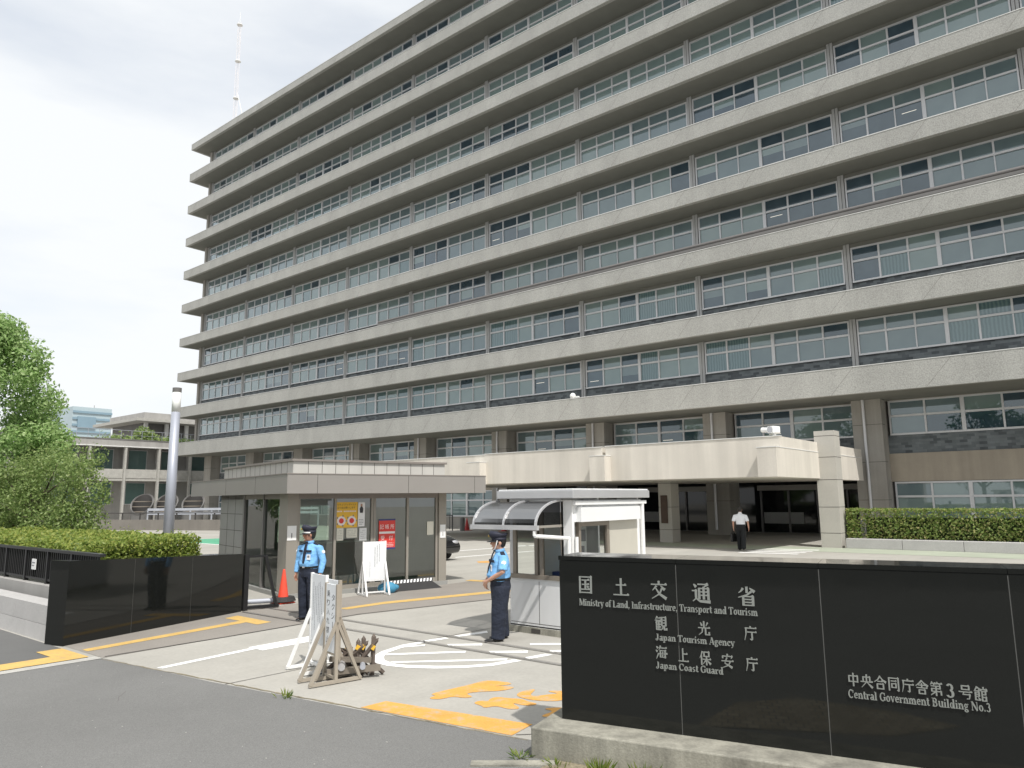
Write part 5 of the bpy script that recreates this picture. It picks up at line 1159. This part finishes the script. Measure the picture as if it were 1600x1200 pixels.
    for (sh, el, wr, hd, pn, sd) in arms:
        S_, E_, W_ = Vector(sh), Vector(el), Vector(wr); top = Vector((S_.x*.45, S_.y*.5+.012, S_.z+.035))
        if short: b.loft([top, S_, S_.lerp(E_, .45), S_.lerp(E_, .88)], [.05, .066, .066, .067], m, (0, 1, .3), 14)
        else: b.loft([top, S_, S_.lerp(E_, .5), E_, E_.lerp(W_, .5), E_.lerp(W_, .93)], [.05, .066, .062, .057, .052, .042], m, (0, 1, .3), 14)
    o = b.build('shirt', t, local=True); remesh(o, voxel, 4)
    b = MB(); b.loft([(0, .004, 1.435), (0, -.003, 1.462), (0, -.008, 1.482)], [(.078, .074), (.068, .069), (.066, .068)], shirt, (1, 0, 0), 18); b.build('collar', t, local=True, smooth=True)
    # --- trousers, belt, shoes
    b = MB(); m = trousers
    b.loft([(0, .002, .80), (0, .004, .87), (0, 0, .94), (0, -.006, 1.0)], [(.168, .135), (.182, .145), (.176, .138), (.170, .128*(.5+.5*belly))], m, (1, 0, 0), 20)
    for a, k, h in zip(ank, knee, hip):
        A_, K_, H_ = Vector(a), Vector(k), Vector(h)
        b.loft([H_+Vector((0, 0, .02)), H_.lerp(K_, .5), K_, K_.lerp(A_, .5), A_+Vector((0, 0, .005)), A_+Vector((0, -.005, -.045))], [(.104, .126), (.101, .120), (.092, .108), (.085, .100), (.080, .096), (.080, .098)], m, (1, 0, 0), 16)
    o = b.build('trousers', t, local=True); remesh(o, voxel, 3)
    b = MB(); b.loft([(0, -.006, .975), (0, -.008, 1.012)], [(.179, .134*(.5+.5*belly)), (.178, .135*(.5+.5*belly))], 'shoe', (1, 0, 0), 24); b.box(-.02, .02, -.150*(.45+.55*belly), -.138*(.45+.55*belly), .978, 1.008, 'aluminium'); b.build('belt', t, local=True)
    for a in ank:
        A_ = Vector(a); b = MB()
        b.loft([A_+Vector((0, .065, -.048)), A_+Vector((0, .03, -.045)), A_+Vector((0, -.07, -.055)), A_+Vector((0, -.15, -.064)), A_+Vector((0, -.185, -.068))], [(.030, .036), (.042, .044), (.046, .034), (.043, .026), (.022, .018)], 'shoe', (1, 0, 0), 14); b.build('shoe', t, local=True, smooth=True)
    # --- cap
    if cap:
        b = MB(); X = Rh @ Vector((1, 0, 0))
        b.loft([hp(0, .006, .035), hp(0, .006, .085)], [(.088, .104), (.090, .106)], 'cap', X, 24)
        b.loft([hp(0, .004, .084), hp(0, .0, .115), hp(0, -.006, .150), hp(0, -.004, .166), hp(0, 0, .170)], [(.090, .106), (.104, .122), (.115, .136), (.100, .118), (.02, .02)], 'cap', X, 24)
        c = b.build('cap', t, local=True, smooth=True)
        b = MB(); vs = []; n = 11
        for q in range(n):
            a = math.pi*(1.10+.80*q/(n-1)); vs.append(hp(.087*math.cos(a), .004+.104*math.sin(a), .038))
        for q in range(n):
            a = math.pi*(1.10+.80*q/(n-1)); vs.append(hp(.098*math.cos(a), .0+.168*math.sin(a), .012))
        b.add(vs+[v+Vector((0, 0, .006)) for v in vs], [(q, q+1, n+q+1, n+q) for q in range(n-1)]+[(2*n+q, 3*n+q, 3*n+q+1, 2*n+q+1) for q in range(n-1)]+[(n+q, n+q+1, 3*n+q+1, 3*n+q) for q in range(n-1)], 'shoe')
        b.build('visor', c, local=True, smooth=True)
        if cap == 'strap':
            b = MB()
            b.tube([hp(.090, -.03, .04), hp(.083, -.045, -.04), hp(.055, -.06, -.10), hp(0, -.075, -.128), hp(-.055, -.06, -.10), hp(-.083, -.045, -.04), hp(-.090, -.03, .04)], .0075, 'white', 8); b.build('chin_strap', c, local=True)
        else:
            b = MB(); n = 14; vs = [hp(.093*math.cos(math.pi*(1.02+.96*q/n)), .004+.110*math.sin(math.pi*(1.02+.96*q/n)), zz) for zz in (.036, .060) for q in range(n+1)]
            b.add(vs, [(q, q+1, n+1+q+1, n+1+q) for q in range(n)], 'white'); b.build('cap_band', c, local=True)
        MB().ball(hp(0, -.136, .112), (.016, .008, .022), 'gold', 10).build('cap_badge', c, local=True)
    return t
def uniform(t, arms_l, tie_y, belly=1.0):
    b = MB(); pts = [(0, -.078, 1.455), (0, -.108, 1.40), (0, -.132, 1.30), (0, -.138-.012*(belly-1)*8, 1.18), (0, -.15*(.3+.7*belly), 1.06)]
    for (x, y, zz), (x2, y2, z2), w0, w1 in zip(pts[:-1], pts[1:], (.016, .020, .025, .028), (.020, .025, .028, .020)):
        b.add([(-w0, y-.004, zz), (w0, y-.004, zz), (w1, y2-.004, z2), (-w1, y2-.004, z2), (-w0, y+.01, zz), (w0, y+.01, zz), (w1, y2+.01, z2), (-w1, y2+.01, z2)], [(0, 3, 2, 1), (0, 4, 7, 3), (1, 2, 6, 5)], 'trouser_navy')
    b.box(-.018, .018, -.095, -.075, 1.44, 1.465, 'trouser_navy'); b.build('tie', t, local=True)
    for q in (-1, 1):
        MB().box(-.045, .045, -.008, .008, -.02, .02, 'trouser_navy', Matrix.Translation((q*.085, -.128, 1.29)) @ Matrix.Rotation(q*.35, 4, 'Z')).build('pocket_flap', t, local=True)
        MB().box(-.055, .055, -.028, .028, -.008, .008, 'trouser_navy', Matrix.Translation((q*.130, .012, 1.412)) @ Matrix.Rotation(q*.45, 4, 'Y')).build('epaulette', t, local=True)
        S_, E_ = Vector(arms_l[0 if q > 0 else 1][0]), Vector(arms_l[0 if q > 0 else 1][1]); c = S_.lerp(E_, .27)
        MB().cyl(c+Vector((q*.060, -.006, 0)), c+Vector((q*.069, -.008, .002)), .033, 'board', n=18).build('shoulder_patch', t, local=True)
    MB().box(.045, .115, -.158, -.150, 1.13, 1.23, 'board', Matrix.Rotation(.1, 4, 'Z')).box(.06, .10, -.160, -.158, 1.17, 1.21, 'ink_grey', Matrix.Rotation(.1, 4, 'Z')).build('id_card', t, local=True)
STAND = ([(.10, .02, .085), (-.10, .02, .085)], [(.10, 0, .47), (-.10, 0, .47)], [(.088, 0, .86), (-.088, 0, .86)])
STANDB = ([(.105, -.055, .085), (-.105, .05, .085)], [(.10, -.04, .47), (-.10, .02, .47)], [(.088, 0, .86), (-.088, 0, .86)])
# guard beside the reception: arms hanging
armsA = [((.20, .012, 1.338), (.265, .03, 1.10), (.262, -.035, .86), (0, -.08, -1), (-1, .1, 0), (0, -1, -.1)),
         ((-.20, .012, 1.338), (-.255, .03, 1.10), (-.262, -.02, .86), (0, -.08, -1), (1, .1, 0), (0, -1, -.1))]
gA = person('security guard in a long sleeved light blue shirt standing by the reception glass', (-12.26, 8.72, 0), (.26, -.97), armsA, STAND, 'skin', 'shirt_blue', 'trouser_navy', 1.69, 1.12, -R(42), 1.12, False, 'band')
uniform(gA, armsA, 0, 1.12)
# guard in front of the booth: hands clasped low in front
armsB = [((.195, .010, 1.333), (.262, -.02, 1.13), (.075, -.215, .955), (-.55, -.1, -.83), (-.3, .9, .1), (-.2, -.5, .8)),
         ((-.195, .010, 1.333), (-.262, -.02, 1.13), (-.065, -.195, .94), (.6, -.05, -.8), (.3, .9, .1), (.1, -.5, .8))]
gB = person('security guard in a short sleeved blue shirt with clasped hands before the guard booth', (-8.00, 9.40, 0), (-.62, -.78), armsB, STANDB, 'skin2', 'shirt_blue', 'trouser_navy', 1.63, 1.22, -R(4), 1.28, True, 'strap')
uniform(gB, armsB, 0, 1.28)
# man walking away to the entrance
legW = ([(.09, -.10, .10), (-.09, .16, .13)], [(.09, -.09, .49), (-.09, .03, .48)], [(.088, 0, .86), (-.088, 0, .86)])
armsC = [((.20, .012, 1.338), (.26, .06, 1.11), (.26, .03, .87), (0, -.08, -1), (-1, .1, 0), (0, -1, -.1)),
         ((-.20, .012, 1.338), (-.27, .06, 1.11), (-.285, .0, .87), (0, -.1, -1), (1, .1, 0), (0, -1, -.1))]
man = person('man in a white shirt and black trousers walking away towards the entrance', (-12.62, 30.6, 0), (-.25, .97), armsC, legW, 'skin2', 'shirt_white', 'trouser_black', 1.80, 1.05, 0, 1.0, True, None, .014)
bagp = Vector((-12.62, 30.6, 0))
bag = thing('briefcase', 'black briefcase carried in the left hand of the walking man', 'bag', (-12.95, 30.62, .36)); bag.rotation_euler = (0, 0, R(75))
MB().box(-.19, .19, -.05, .05, 0, .34, 'shoe').build('case', bag, local=True, bevel=.02); MB().tube([(-.07, 0, .34), (-.06, 0, .44), (.06, 0, .44), (.07, 0, .34)], .012, 'shoe', 8).build('handle', bag, local=True)
